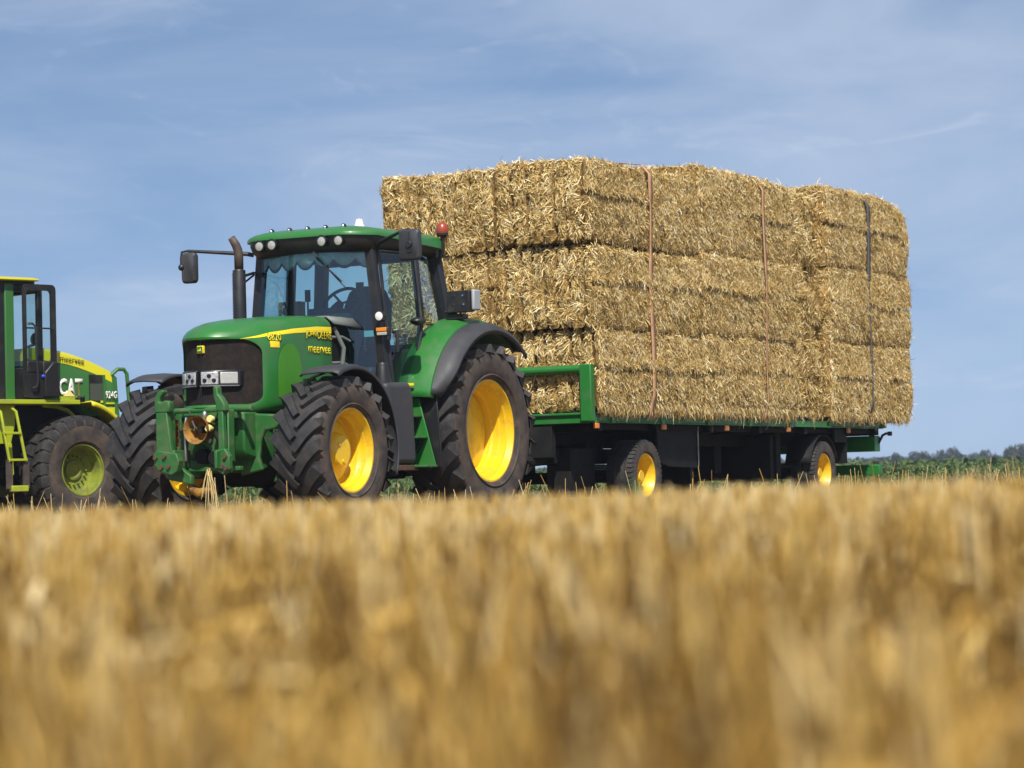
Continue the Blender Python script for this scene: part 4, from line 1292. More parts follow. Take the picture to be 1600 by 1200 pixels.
    return tag(o, label, 'straw bale', 'rectangular straw bales stacked on the trailer')


DF, DS, DT = 5600, 8000, 1500
Z0 = 1.127
bale('big straw bale at the front corner, bottom layer, beside the green headboard post', -5.03, -2.30, .02, 1.27, Z0, 2.02, {'+x': DF, '+y': DS}, 11, True)
bale('big straw bale at the front corner, middle layer, beside the grey lamp box', -5.05, -2.22, .06, 1.27, 2.03, 2.915, {'+x': DF, '+y': DS, '+z': DT}, 12, True, tail=.06)
bale('big straw bale at the front corner, top layer, with a dark gap beneath its front', -5.02, -2.15, .15, 1.25, 2.985, 3.87, {'+x': DF, '+y': DS, '+z': DT, '-y': 800, '-z': 600}, 13, True, tail=.07)
bale('straw bale low on the load front, mostly hidden by the tractor rear wheel', -5.0, -2.30, -1.30, 0.0, Z0, 2.02, {'+x': DF}, 14, True)
bale('straw bale in the middle of the load front, partly seen through the cab windows', -5.0, -2.20, -1.30, .04, 2.03, 2.915, {'+x': DF, '+z': DT}, 15, True)
bale('top straw bale at the far front corner of the load, behind the orange beacon', -5.0, -2.16, -1.32, .14, 2.925, 3.83, {'+x': DF, '+z': DT, '-y': 1500}, 16, True)
bale('bottom layer straw bale on the long side, crossed by the thinner second orange strap', -7.98, -5.09, .05, 1.25, Z0, 2.06, {'+y': DS}, 21)
bale('middle layer straw bale on the long side, crossed by the thinner second orange strap', -8.03, -5.11, .05, 1.26, 2.07, 3.02, {'+y': DS, '+z': DT}, 22)
bale('top layer straw bale on the long side, crossed by the thinner second orange strap', -7.98, -5.08, .05, 1.23, 3.03, 4.06, {'+y': DS, '+z': DT * 1.6, '-x': 1500, '+x': 1200}, 23, tail=-.03)
bale('narrow ragged straw bale end of the bottom layer, left of the dark strapped bale', -9.06, -8.04, -1.2, 1.18, Z0, 2.10, {'+y': DS}, 31, front_messy=True)
bale('narrow ragged straw bale end of the middle layer with a dark hollow at its top', -9.08, -8.10, -1.2, 1.16, 2.11, 3.08, {'+y': DS, '+z': DT}, 32, front_messy=True, dents=((-.22, .36, .20, .30, 1), (-.42, -.38, .12, .2, 1)))
bale('narrow ragged straw bale end of the top layer, left of the rearmost top bale', -9.06, -8.12, -1.2, 1.09, 3.10, 4.02, {'+y': DS, '+z': DT * 1.5, '+x': 900}, 33, front_messy=True)
bale('rearmost straw bale of the bottom layer, crossed by the dark strap', -12.15, -9.13, .05, 1.28, Z0, 2.12, {'+y': DS, '+x': 1800, '-x': 1200, '-z': 900}, 41)
bale('rearmost straw bale of the middle layer, crossed by the dark strap', -12.20, -9.14, .05, 1.28, 2.13, 3.11, {'+y': DS, '+x': 1800, '+z': DT, '-x': 1500}, 42)
bale('rearmost straw bale of the top layer, crossed by the dark strap', -12.16, -9.12, .05, 1.28, 3.12, 4.16, {'+y': DS, '+x': 1800, '+z': DT * 1.6, '-x': 2000}, 43, tail=-.15)


# ---- straps over the load
def strap(label, X, wid, m, ztop, ys=1.326, twist=()):
    mb = MB(); loops = []
    path = [(1.268, 1.03), (1.285, 1.12), (1.305, 1.22)]
    z = 1.3
    while z < ztop - .1: path.append((ys + .010 * math.sin(z * 3.2 + X), z)); z += .09
    path += [(ys - .02, ztop - .08), (ys - .08, ztop), (1.0, ztop + .035), (.4, ztop + .04)]
    full = path + [(-y, z) for y, z in path[::-1]]
    for k, (y, z) in enumerate(full):
        w_ = wid
        for (za, zb, f_) in twist:
            if za < z < zb: w_ = wid * f_
        xo = X + .010 * math.sin(z * 1.3)
        loops.append([(xo - w_ / 2, y, z), (xo + w_ / 2, y, z)])
    mb.loft(loops, False)
    o = mb.build('lashing_strap', m, None, solid=.004)
    o.location = TLOC; o.rotation_euler = (0, 0, TH)
    return tag(o, label, 'strap', 'lashing straps over the straw load')
strap('wide faded orange strap round the front bales, nearest the tractor', -3.62, .105, M['strap_orange'], 3.93, twist=((2.85, 3.5, .6),))
strap('thin faded orange strap in the middle of the load side', -6.95, .075, M['strap_orange'], 4.02, twist=((1.2, 2.9, .55),))
strap('dark grey strap round the rearmost bales', -10.52, .11, M['strap_dark'], 4.14, ys=1.35, twist=((1.3, 3.0, .4),))
# ================================================================== wheel loader
LH = R(-134.0); LLOC = (-6.516, 37.029, 0)
ld = thing('wheel_loader', 'lime and dark green wheel loader with open cab door, parked left of the tractor', 'wheel loader', LLOC, LH)


def block_tyre(parent, loc, s):
    t = node('wheel', parent, loc)
    Rr, w, rim_r = .735, .52, .335
    h = w / 2; mb = MB(); sd = Rr - rim_r
    prof = [(-h * .72, rim_r), (-h * .93, rim_r + sd * .12), (-h, rim_r + sd * .40), (-h * 1.0, rim_r + sd * .60), (-h * .95, Rr - .07), (-h * .86, Rr - .035), (0, Rr - .03)]
    prof += [(-a, r) for a, r in prof[-2::-1]]
    n = len(prof)
    for i in range(n - 1): mb.lathe([prof[i], prof[i + 1]], 'Y', n=64, mi=1 if (i < 4 or i >= n - 5) else 0)
    N = 26; da = 2 * math.pi / N
    def block(ya, yb, a0, a1, skew):
        lo = []
        for y, k in ((ya, 0), (yb, 1)):
            dr = .010 * (abs(y) / h) ** 2
            o_ = skew * k
            lo.append([(r * math.cos(a + o_), y, r * math.sin(a + o_)) for r, a in ((Rr - .04, a0), (Rr - dr, a0 + .012), (Rr - dr, a1 - .012), (Rr - .04, a1))])
        mb.loft(lo, True, True, True)
    for k in range(N):
        a = k * da
        block(-.005 + .075, .075 - .15, a + .012, a + da * .90, .05)
        for sg in (1, -1):
            block(sg * .085, sg * .165, a + da * .3, a + da * 1.18, .05 * sg)
            lo = []
            b0, b1 = a + da * .62, a + da * 1.48
            for y, r0, r1 in ((.175, Rr - .04, Rr - .004), (.235, Rr - .06, Rr - .018), (.262, Rr - .14, Rr - .09)):
                lo.append([(r * math.cos(q), sg * y, r * math.sin(q)) for r, q in ((r0, b0), (r1, b0 + .012), (r1, b1 - .012), (r0, b1))])
            mb.loft(lo, True, True, True)
    mb.build('tyre', [M['rubber'], M['rubber_dusty']], t)
    f = h * .74
    c = MB(); c.lathe([(s * a, r) for a, r in ((f, rim_r + .015), (f + .02, rim_r + .012), (f + .02, rim_r - .004), (f - .01, rim_r - .010), (f - .015, rim_r - .028), (f - .19, rim_r - .040), (f - .20, rim_r - .06), (f - .21, .15), (f - .21, 0))], 'Y', n=56)
    c.lathe([(s * f, rim_r + .01), (-s * f, rim_r + .01), (-s * f, rim_r - .04), (-s * .05, 0)], 'Y', n=40)
    c.build('rim', M['lime_dirty'], t, ang=28)
    c = MB(); c.lathe([(s * (f - .22), .14), (s * (f - .185), .13), (s * (f - .18), .10), (s * (f - .20), .09), (s * (f - .20), 0)], 'Y', n=32)
    for k in range(16):
        a = 2 * math.pi * k / 16; c.cyl((.19 * math.cos(a), s * (f - .215), .19 * math.sin(a)), (.19 * math.cos(a), s * (f - .165), .19 * math.sin(a)), .014, n=6)
    c.build('hub', M['lime_dirty'], t)
for s_ in (1, -1):
    block_tyre(ld, (0, s_ * .88, .69), s_)
    block_tyre(ld, (2.75, s_ * .88, .69), s_)
# engine hood: dark green sides, yellow upper band
def htop(x): return 2.335 - .11 * max(0, .35 - x) - .20 * max(0, .1 - x) ** 1.7
xs_ = [.45, .3, .12, -.05, -.2, -.35, -.5, -.65, -.78]
c = MB()
c.loft([[(x, -.74, 1.42 if x < -.3 else 1.58), (x, .74, 1.42 if x < -.3 else 1.58), (x, .755, 1.9 - .03 * (.45 - x)), (x, .735, htop(x) - .165), (x, -.735, htop(x) - .165), (x, -.755, 1.9 - .03 * (.45 - x))] for x in xs_], True, True, True)
c.prism([(-.78, 2.0), (-.86, 1.95), (-.90, 1.40), (-.78, 1.36)], 'Y', -.74, .74)
hd = c.build('hood', M['loader_green'], ld, ang=40)
c = MB()
c.loft([[(x, -.742, htop(x) - .17), (x, .742, htop(x) - .17), (x, .725, htop(x) - .04), (x, .66, htop(x)), (x, -.66, htop(x)), (x, -.725, htop(x) - .04)] for x in xs_], True, True, True)
c.build('hood_band', M['loader_yellow'], ld, ang=40)
c = MB(); c.bb(-.38, -.60, .752, .762, 1.63, 1.98); c.build('side_vent', M['black'], ld)
c = MB(); c.bb(-.39, -.595, .757, .768, 1.63, 1.86); c.build('vent_screen', mat('vent_grey', (.05, .06, .045), .7), ld)
c = MB(); c.bb(-.61, -.64, .75, .775, 1.36, 1.98); c.build('panel_edge', M['loader_green'], ld)
c = MB(); c.bb(-.655, -.795, .752, .764, 1.585, 1.605); c.bb(-.56, -.60, .764, .770, 1.60, 1.63); c.prism([(-.66, 1.54), (-.80, 1.54), (-.80, 1.38), (-.70, 1.40)], 'Y', .752, .764); build_split(c, 'side_stripe', M['loader_yellow'], ld)


def ltext(body, X0, y, z, h, m, bold=0, xs=1.0, name='lettering', dx=0.0):
    V, Fc, w = text_verts(body, h, bold, xs)
    mb = MB(); mb.add([(X0 - x, y, z + v - dx * x) for x, v in V], Fc)
    o = mb.build(name, m, ld, fix=False)
    md = o.modifiers.new('thickness', 'SOLIDIFY'); md.thickness = .003; md.offset = 1
    return w
ltext('meervee', .09, .750, 2.155, .060, M['decal_black'], .0, .9, dx=.10)
ltext('CAT', .125, .768, 1.69, .235, M['decal_white'], .035, .64)
c = MB(); c.prism([(.06, 1.685), (-.125, 1.685), (-.035, 1.775)], 'Y', .768, .775); c.build('triangle_emblem', M['decal_cream'], ld)
ltext('924G', -.648, .768, 1.66, .10, M['decal_white'], .02, .66)
c = MB(); c.bb(.13, -.17, .755, .770, 1.63, 1.685); c.build('lime_sill', M['lime'], ld)
# platform edge, arches
c = MB()
c.bb(2.2, -.0, .70, 1.06, 1.565, 1.625)
c.build('platform', M['lime'], ld, bevel=.008)
c = MB(); c.box((-.04, 1.0, 1.63), (.10, .10, .07)); c.cyl((-.04, 1.05, 1.66), (-.04, 1.09, 1.66), .025, n=8); c.build('platform_bracket', M['black'], ld, bevel=.01)
c = MB(); lo = []
for i in range(15):
    a = R(100 + 62 * i / 14); lo.append([(r * math.cos(a) - .02, y, .69 + r * math.sin(a)) for y, r in ((.60, .91), (1.05, .93), (1.08, .905), (1.08, .87))])
c.loft(lo, False); c.build('mudguard', M['loader_yellow'], ld, solid=.02)
c = MB(); c.tube([(.42, .80, 1.56), (.20, .80, 1.545), (.02, .80, 1.49), (-.10, .80, 1.40), (-.15, .80, 1.33)], .028, 8); c.build('inner_arch', M['lime'], ld)
c = MB(); c.bb(.9, -.8, -.62, .62, .75, 1.56); c.bb(2.6, .8, -.45, .45, .6, 1.3); c.cyl((0, -.7, .69), (0, .7, .69), .18, n=14); c.cyl((2.75, -.7, .69), (2.75, .7, .69), .18, n=14); c.bb(2.3, 3.2, -.5, .5, .7, 1.6)
c.build('chassis', M['dark'], ld, bevel=.02)
c = MB(); c.prism([(1.35, 1.56), (1.35, 1.28), (1.30, 1.05), (1.0, 1.05), (.93, 1.30), (.93, 1.56)], 'Y', .84, .88); c.prism([(1.06, 1.06), (1.0, 1.06), (.97, .65), (1.02, .62)], 'Y', .86, .90); c.bb(1.5, 1.4, .6, .8, .5, 1.3); c.bb(1.35, .9, .62, .68, 1.40, 1.56)
build_split(c, 'side_plate', M['lime'], ld, bevel=.006)
la = MB()
la.tube([(1.30, 1.00, 1.50), (1.27, 1.04, 1.46), (1.17, 1.08, .81)], .022, 8); la.tube([(1.08, 1.00, 1.52), (1.03, 1.04, 1.47), (.91, 1.08, .81)], .022, 8)
la.bb(1.24, .99, 1.02, 1.10, 1.17, 1.20); la.bb(1.18, .91, 1.04, 1.12, .82, .85)
la_o = la.build('ladder', M['lime'], ld, bevel=.004)
c = MB(); c.bb(1.22, 1.13, 1.06, 1.09, .46, .84); c.bb(.955, .865, 1.06, 1.09, .46, .80); build_split(c, 'ladder_strap', M['rubber_dusty'], la_o)
c = MB(); c.bb(1.16, .90, 1.04, 1.12, .42, .50); c.build('bottom_step', M['lime'], la_o, bevel=.01)
# cab
cb = node('cab', ld)
c = MB()
for y in (.78, -.86):
    c.bb(.90, 1.04, y, y + .08, 1.60, 3.16)
    c.bb(2.0, 2.08, y, y + .08, 1.60, 3.16)
build_split(c, 'pillar', M['loader_green'], cb, bevel=.01)
c = MB()
for y in (.77, -.85):
    c.bb(1.04, 1.17, y, y + .07, 1.60, 3.16); c.bb(.42, .50, y, y + .06, 1.62, 3.14); c.bb(1.1, 2.0, y, y + .06, 3.05, 3.16); c.bb(.45, 1.0, y, y + .06, 3.06, 3.15)
c.bb(.42, 2.06, -.8, .8, 1.58, 1.64); c.bb(.44, .52, -.8, .8, 1.60, 2.10); c.bb(.44, .52, -.8, .8, 3.05, 3.14); c.bb(1.98, 2.08, -.8, .8, 3.05, 3.15)
c.bb(.5, .9, -.76, .76, 1.62, 1.95); c.bb(.48, .88, .765, .80, 1.62, 2.05)
c.build('cab_frame', M['black'], cb, bevel=.01)
lo = [[(x, y, z) for x, y in ((2.35 - i_, -.88 + i_), (2.35 - i_, .92 - i_), (.56 + i_, .96 - i_), (.50 + i_, .5), (.50 + i_, -.5), (.56 + i_, -.9 + i_))] for i_, z in ((.02, 3.195), (0, 3.20), (0, 3.222), (.06, 3.245), (.2, 3.255))]
c = MB(); c.loft(lo, True, True, True); c.build('roof', M['loader_yellow'], cb, bevel=.008)
c = MB(); c.bb(.56, 2.28, -.84, .86, 3.15, 3.20); c.build('roof_lining', M['black'], cb, bevel=.01)
c = MB(); c.add([(.47, -.78, 2.10), (.47, .78, 2.10), (.47, .78, 3.06), (.47, -.78, 3.06)], [(0, 1, 2, 3)]); c.add([(.50, -.82, 1.66), (.50, -.82, 3.06), (2.02, -.82, 3.06), (2.02, -.82, 1.66)], [(0, 1, 2, 3)]); c.add([(2.04, -.78, 1.66), (2.04, .78, 1.66), (2.04, .78, 3.06), (2.04, -.78, 3.06)], [(0, 1, 2, 3)])
c.build('cab_glass', M['glass_clear'], cb)
# open door, swung back along the side
def rr4(x0, x1, z0, z1, r):
    P = []
    for cx, cz, a0 in ((x1 - r, z1 - r, 0), (x0 + r, z1 - r, 90), (x0 + r, z0 + r, 180), (x1 - r, z0 + r, 270)):
        for i in range(6):
            a = R(a0 + 18 * i); P.append((cx + r * math.cos(a), cz + r * math.sin(a)))
    return P
o_, i_ = rr4(.37, .89, 1.645, 3.145, .07), rr4(.445, .845, 2.13, 3.065, .05)
c = MB()
c.loft([[(x, 1.06, z) for x, z in o_], [(x, 1.06, z) for x, z in i_], [(x, 1.02, z) for x, z in i_], [(x, 1.02, z) for x, z in o_], [(x, 1.06, z) for x, z in o_]], True)
dr = c.build('door', M['black'], cb, bevel=0)
# lower part of the door: outline with a small lower window
c = MB(); c.bb(.37, .60, 1.035, 1.075, 1.66, 2.13); c.prism([(.37, 2.12), (.46, 2.12), (.60, 1.98), (.60, 1.66), (.37, 1.66)], 'Y', 1.06, 1.11); c.bb(.60, .85, 1.045, 1.07, 1.98, 2.13)
c.build('door_panel', M['black'], dr, bevel=.015)
c = MB(); c.add([(.445, 1.04, 2.13), (.845, 1.04, 2.13), (.845, 1.04, 3.065), (.445, 1.04, 3.065)], [(0, 1, 2, 3)]); c.add([(.60, 1.04, 1.66), (.85, 1.04, 1.66), (.85, 1.04, 1.99), (.60, 1.04, 1.99)], [(0, 1, 2, 3)]); c.build('door_glass', M['glass_clear'], dr)
c = MB(); c.bb(.42, .86, 1.055, 1.075, 2.555, 2.575); c.tube([(.85, 1.08, 2.62), (.80, 1.12, 2.62), (.755, 1.13, 2.58), (.75, 1.13, 2.3), (.73, 1.13, 1.9), (.74, 1.12, 1.80), (.80, 1.10, 1.77)], .016, 8); c.build('grab_rail', M['black'], dr)
c = MB(); c.sphere((.59, 1.08, 1.93), .05, 8, sc=(1, .5, .6)); c.build('door_latch', M['blue'], dr)
c = MB(); c.sphere((.30, .50, 2.46), .10, 10, sc=(.5, 1, .9)); c.tube([(.40, .45, 2.35), (.30, .5, 2.4)], .02, 6); c.build('rear_work_lamp', M['black'], cb)
c = MB(); c.bb(1.30, 1.5, -.3, .3, 1.64, 2.1); c.prism([(-.28, 2.0), (.28, 2.0), (.25, 2.7), (-.25, 2.7)], 'X', 1.12, 1.24); c.bb(1.1, 1.6, -.28, .28, 2.02, 2.14); c.bb(1.1, 1.9, .45, .74, 1.64, 1.95); c.bb(1.15, 1.7, .50, .62, 2.1, 2.2)
c.build('seat', M['seat'], cb, bevel=.04)
c = MB(); c.tube([(1.28, .78, 3.0), (1.28, .78, 2.5), (1.30, .78, 2.3)], .02, 6); c.box((1.26, .76, 2.42), (.10, .05, .22)); c.build('lever', M['interior'], cb)
c = MB(); c.bb(1.19, 1.36, .80, .82, 1.66, 1.76); c.build('plate', M['grey'], cb)
# rear handrail
c = MB(); c.tube([(-.78, .72, 1.98), (-.86, .76, 2.06), (-.97, .76, 2.06), (-1.02, .76, 2.0), (-1.05, .76, 1.6), (-1.06, .76, 1.3), (-.9, .74, 1.25)], .028, 8); c.build('handrail', M['loader_green'], ld)
c = MB(); c.bb(3.1, 4.6, -.95, -.75, .5, .8)
lift = MB(); lift.prism([(2.6, 1.7), (2.9, 1.8), (4.1, .6), (3.9, .45)], 'Y', .45, .58); lift.prism([(2.6, 1.7), (2.9, 1.8), (4.1, .6), (3.9, .45)], 'Y', -.58, -.45); lift.bb(3.9, 4.1, -.6, .6, .4, .6)
lift.build('lift_arm', M['lime'], ld, bevel=.02)
bu = MB(); bu.prism([(4.1, .9), (4.1, .1), (4.9, .05), (4.92, .1), (4.3, .22), (4.2, .9)], 'Y', -1.2, 1.2); bu.build('bucket', M['dark'], ld, bevel=.01)
# ================================================================== ground
gm = bpy.data.materials.new('field_soil'); gm.use_nodes = True
nt = gm.node_tree; b = nt.nodes['Principled BSDF']; b.inputs['Roughness'].default_value = .95
tcn = nt.nodes.new('ShaderNodeTexCoord'); nz = nt.nodes.new('ShaderNodeTexNoise'); nz.inputs['Scale'].default_value = 9; nz.inputs['Detail'].default_value = 9
nt.links.new(tcn.outputs['Object'], nz.inputs['Vector'])
rp = nt.nodes.new('ShaderNodeValToRGB'); e = rp.color_ramp.elements
e[0].position = .35; e[0].color = (.040, .024, .012, 1); e[1].position = .70; e[1].color = (.26, .165, .06, 1)
nt.links.new(nz.outputs['Fac'], rp.inputs['Fac']); nt.links.new(rp.outputs[0], b.inputs['Base Color'])
gx = np.concatenate([np.array([-800, -200]), np.linspace(-60, 60, 61), np.array([200, 800])])
gy_ = np.concatenate([np.array([-100, -40, -10]), np.linspace(-2, 14, 33), np.linspace(16, 80, 33), np.array([150, 400, 900])])
GX, GY = np.meshgrid(gx, gy_, indexing='ij')
P = np.stack([GX.ravel(), GY.ravel(), np.zeros(GX.size)], 1)
P[:, 2] = np.where((np.abs(P[:, 0]) < 61) & (P[:, 1] > -3) & (P[:, 1] < 60), fbm(P * .9, 3, 2) * .012 - .012, -.01)
i, j = np.meshgrid(np.arange(len(gx) - 1), np.arange(len(gy_) - 1), indexing='ij')
a = (i * len(gy_) + j).ravel()
g_o = np_mesh('ground', P, np.stack([a, a + len(gy_), a + len(gy_) + 1, a + 1], 1), gm)
kind(g_o, 'structure')


# ================================================================== stubble (one uncountable mass)
def stalks(N, xy, h, wd, lean, rg, bend=.0, tb=(2.0, 2.0)):
    """three-sided straw stems with a cut top"""
    az = rg.uniform(0, 2 * np.pi, N)
    ln = np.abs(rg.normal(0, lean, N))
    base = np.stack([xy[:, 0], xy[:, 1], np.full(N, -.01)], 1)
    top = base + np.stack([np.cos(az) * np.sin(ln) * h, np.sin(az) * np.sin(ln) * h, h * np.cos(ln)], 1)
    mid = (base + top) / 2 + np.stack([rg.normal(0, bend, N), rg.normal(0, bend, N), rg.normal(0, bend * .3, N)], 1)
    ang0 = rg.uniform(0, 2 * np.pi, N)
    V = []
    for c_, k in ((base, 1.0), (mid, 1.0), (top, .85)):
        for q in range(3):
            A = ang0 + q * 2 * np.pi / 3
            V.append(c_ + np.stack([np.cos(A), np.sin(A), A * 0], 1) * (wd * k)[:, None])
    V = np.stack(V, 1).reshape(-1, 3)
    ii = np.arange(N) * 9
    Q = []
    for s_ in (0, 3):
        for q in range(3):
            q2 = (q + 1) % 3
            Q.append(np.stack([ii + s_ + q, ii + s_ + q2, ii + s_ + 3 + q2, ii + s_ + 3 + q], 1))
    t = np.repeat(np.clip(rg.beta(*tb, N), 0, 1), 9)
    return V, np.concatenate(Q), t


rg = np.random.default_rng(99)
parts = []
# near strip: dense, tops just below the lens
def frustum(N, d0, d1, k, mrg, p=1.0):
    u = rg.uniform(0, 1, N)
    # density uniform per area of a widening strip
    d = np.sqrt(d0 ** 2 + u * (d1 ** 2 - d0 ** 2))
    return np.stack([rg.uniform(-1, 1, N) * (k * d + mrg), d], 1)
def topline(xy):
    d = xy[:, 1]
    base = np.interp(d, [.4, .9, 1.6, 2.6, 4.2, 5.5, 7, 10, 16, 40], [.200, .210, .224, .252, .280, .281, .250, .205, .19, .19])
    base = base + np.interp(d, [1.5, 4, 6, 8], [0, .008, .008, 0]) * np.clip(xy[:, 0] / (.19 * d), -.6, 1.2)
    return base + fbm(np.stack([xy[:, 0] * np.interp(d, [.5, 3], [9, 2]), d * np.interp(d, [.5, 3], [4, 1.2]), d * 0], 1), 5, 2) * np.interp(d, [.4, 2, 3, 5], [.022, .020, .010, .004])
xy = frustum(7600, .62, 3.2, .25, .35)
cl_ = fbm(np.stack([xy[:, 0] * 7, xy[:, 1] * 5, xy[:, 0] * 0], 1), 41, 2)
xy = xy[cl_ > -.12]
h = topline(xy) - np.abs(rg.normal(0, .055, len(xy)))
h = np.clip(h, .05, 1)
parts.append(stalks(len(xy), xy, h, rg.uniform(.0018, .0038, len(xy)),   .34, rg, .018, (.8, 1.35)))  # darker tints put the shade between near stalks into their colour
# dry leaf blades still on the near stems
nb_ = 450
xy = frustum(nb_, .55, 3.4, .24, .2)
az = rg.uniform(0, 2 * np.pi, nb_); el = rg.uniform(-.9, 1.1, nb_); ll = rg.uniform(.05, .14, nb_); ww = rg.uniform(.003, .008, nb_)
zz_ = np.minimum(topline(xy) - .05 - np.maximum(0, ll * np.sin(el)), .19) * rg.uniform(.35, 1, nb_) ** .5
b0 = np.stack([xy[:, 0], xy[:, 1], np.maximum(zz_, .01)], 1)
dv = np.stack([np.cos(az) * np.cos(el), np.sin(az) * np.cos(el), np.sin(el)], 1) * ll[:, None]
sv = np.stack([-np.sin(az), np.cos(az), rg.normal(0, .6, nb_)], 1) * ww[:, None]
Vb = np.stack([b0 - sv * .6, b0 + sv * .6, b0 + dv * .5 - sv + [0, 0, .008], b0 + dv * .5 + sv + [0, 0, .008], b0 + dv - sv * .3, b0 + dv + sv * .3], 1).reshape(-1, 3)
ib = np.arange(nb_) * 6
parts.append((Vb, np.concatenate([np.stack([ib, ib + 1, ib + 3, ib + 2], 1), np.stack([ib + 2, ib + 3, ib + 5, ib + 4], 1)]), np.repeat(rg.beta(.8, .9, nb_), 6)))
xy = frustum(15000, 3.2, 7.5, .25, .3)
h = topline(xy) - np.abs(rg.normal(0, .024, len(xy)))
parts.append(stalks(len(xy), xy, h, rg.uniform(.0018, .0034, len(xy)), .18, rg, .010, (1.7, 1.0)))
xy = frustum(26000, 7.5, 24, .24, .5)
h = topline(xy) - np.abs(rg.normal(0, .03, len(xy)))
parts.append(stalks(len(xy), xy, h, rg.uniform(.0018, .0034, len(xy)), .2, rg, .01, (2.4, 1.7)))
xy = frustum(34000, 24, 58, .24, 1.0)
h = rg.uniform(.05, .15, len(xy))
parts.append(stalks(len(xy), xy, h, rg.uniform(.002, .004, len(xy)), .25, rg, .012, (2.4, 1.7)))
# stems just under and beside the camera shade the near rows
xy = np.stack([rg.uniform(-.8, .8, 1300), rg.uniform(-.35, .66, 1300)], 1)
h = np.clip(CAM_H - .035 - .135 * np.maximum(0, xy[:, 1]) - np.abs(rg.normal(0, .03, 1300)), .05, .22)
ok = (xy[:, 1] > .05) | (np.abs(xy[:, 0]) > .05)
parts.append(stalks(int(ok.sum()), xy[ok], h[ok], rg.uniform(.0018, .0036, int(ok.sum())), .15, rg, .01, (1.1, 1.0)))
# taller leftover stems round the machines, sharp against the wheels
xy = np.stack([rg.uniform(-6.5, 7.5, 900), rg.uniform(21.5, 46, 900)], 1)
h = np.clip(rg.gamma(9, .033, 900), .16, .47)
parts.append(stalks(900, xy, h, rg.uniform(.003, .0052, 900), .38, rg, .015, (3.5, 1.4)))
# broken stems lying across the rows
N = 2600
xy = frustum(N, 1.2, 30, .24, .4)
V_, Q_, t_ = stalks(N, xy, rg.uniform(.10, .30, N), rg.uniform(.0018, .0034, N), .1, rg, .02, (2.6, 1.5))
Vr = V_.reshape(N, 9, 3); cb_ = Vr[:, :3].mean(1, keepdims=True); L_ = Vr - cb_
az = rg.uniform(0, 2 * np.pi, N); el = rg.normal(.15, .35, N)
dx = np.stack([np.cos(az) * np.cos(el), np.sin(az) * np.cos(el), np.sin(el)], 1)
Vr = cb_ + L_ * np.array([1, 1, .0]) + L_[:, :, 2:3] * dx[:, None] + np.stack([az * 0, az * 0, np.clip(topline(xy) - rg.uniform(.03, .16, N), .02, 1)], 1)[:, None]
over = Vr[:, :, 2].max(1) - topline(xy); Vr[:, :, 2] -= np.maximum(0, over + .01)[:, None]
Vr[:, :, 2] = np.maximum(Vr[:, :, 2], .004)
parts.append((Vr.reshape(-1, 3), Q_, t_))
nv = 0; VV, QQ, TT = [], [], []
for V_, Q_, t_ in parts:
    VV.append(V_); QQ.append(Q_ + nv); TT.append(t_); nv += len(V_)
s_o = np_mesh('stubble', np.concatenate(VV), np.concatenate(QQ), M['stubble'], None, np.concatenate(TT))
kind(s_o, 'stuff')
tag(s_o, 'cut golden grain stubble covering the field in front of the machines', 'stubble')

# one green weed standing in the near stubble
c = MB()
c.tube([(0, 0, 0), (.004, .0, .14), (-.002, 0, .285)], [.0035, .003, .002], 6)
for z, a, l in ((.10, .4, .07), (.15, 2.6, .07), (.20, 4.4, .06), (.245, 1.2, .04)):
    c.loft([[(0, 0, z), (0, .004, z)], [(l * .5 * math.cos(a), l * .5 * math.sin(a), z + .03), (l * .5 * math.cos(a) + .01, l * .5 * math.sin(a) + .01, z + .025)], [(l * math.cos(a), l * math.sin(a), z + .035), (l * math.cos(a), l * math.sin(a) + .001, z + .035)]], False)
w_ = c.build('weed', mat('weed_green', (.06, .16, .04), .6), None)
w_.location = (.185, 4.25, 0)
tag(w_, 'single thin green weed stalk rising out of the stubble before the trailer wheel', 'weed')


# ================================================================== crop field behind, dry grass edge
def leaves(N, xyz, ln, wd, rg, tilt_lo, tilt_hi, tb=(2, 2)):
    az = rg.uniform(0, 2 * np.pi, N); el = rg.uniform(tilt_lo, tilt_hi, N)
    d = np.stack([np.cos(az) * np.cos(el), np.sin(az) * np.cos(el), np.sin(el)], 1)
    w = np.stack([-np.sin(az), np.cos(az), rg.normal(0, .4, N)], 1)
    droop = np.stack([az * 0, az * 0, -ln * .25], 1)
    p0 = xyz; p1 = xyz + d * (ln * .5)[:, None]; p2 = xyz + d * ln[:, None] + droop
    V = np.stack([p0 - w * wd[:, None] * .3, p0 + w * wd[:, None] * .3, p1 - w * wd[:, None], p1 + w * wd[:, None], p2 - w * wd[:, None] * .3, p2 + w * wd[:, None] * .3], 1).reshape(-1, 3)
    ii = np.arange(N) * 6
    Q = np.concatenate([np.stack([ii, ii + 1, ii + 3, ii + 2], 1), np.stack([ii + 2, ii + 3, ii + 5, ii + 4], 1)])
    return V, Q, np.repeat(np.clip(rg.beta(*tb, N), 0, 1), 6)


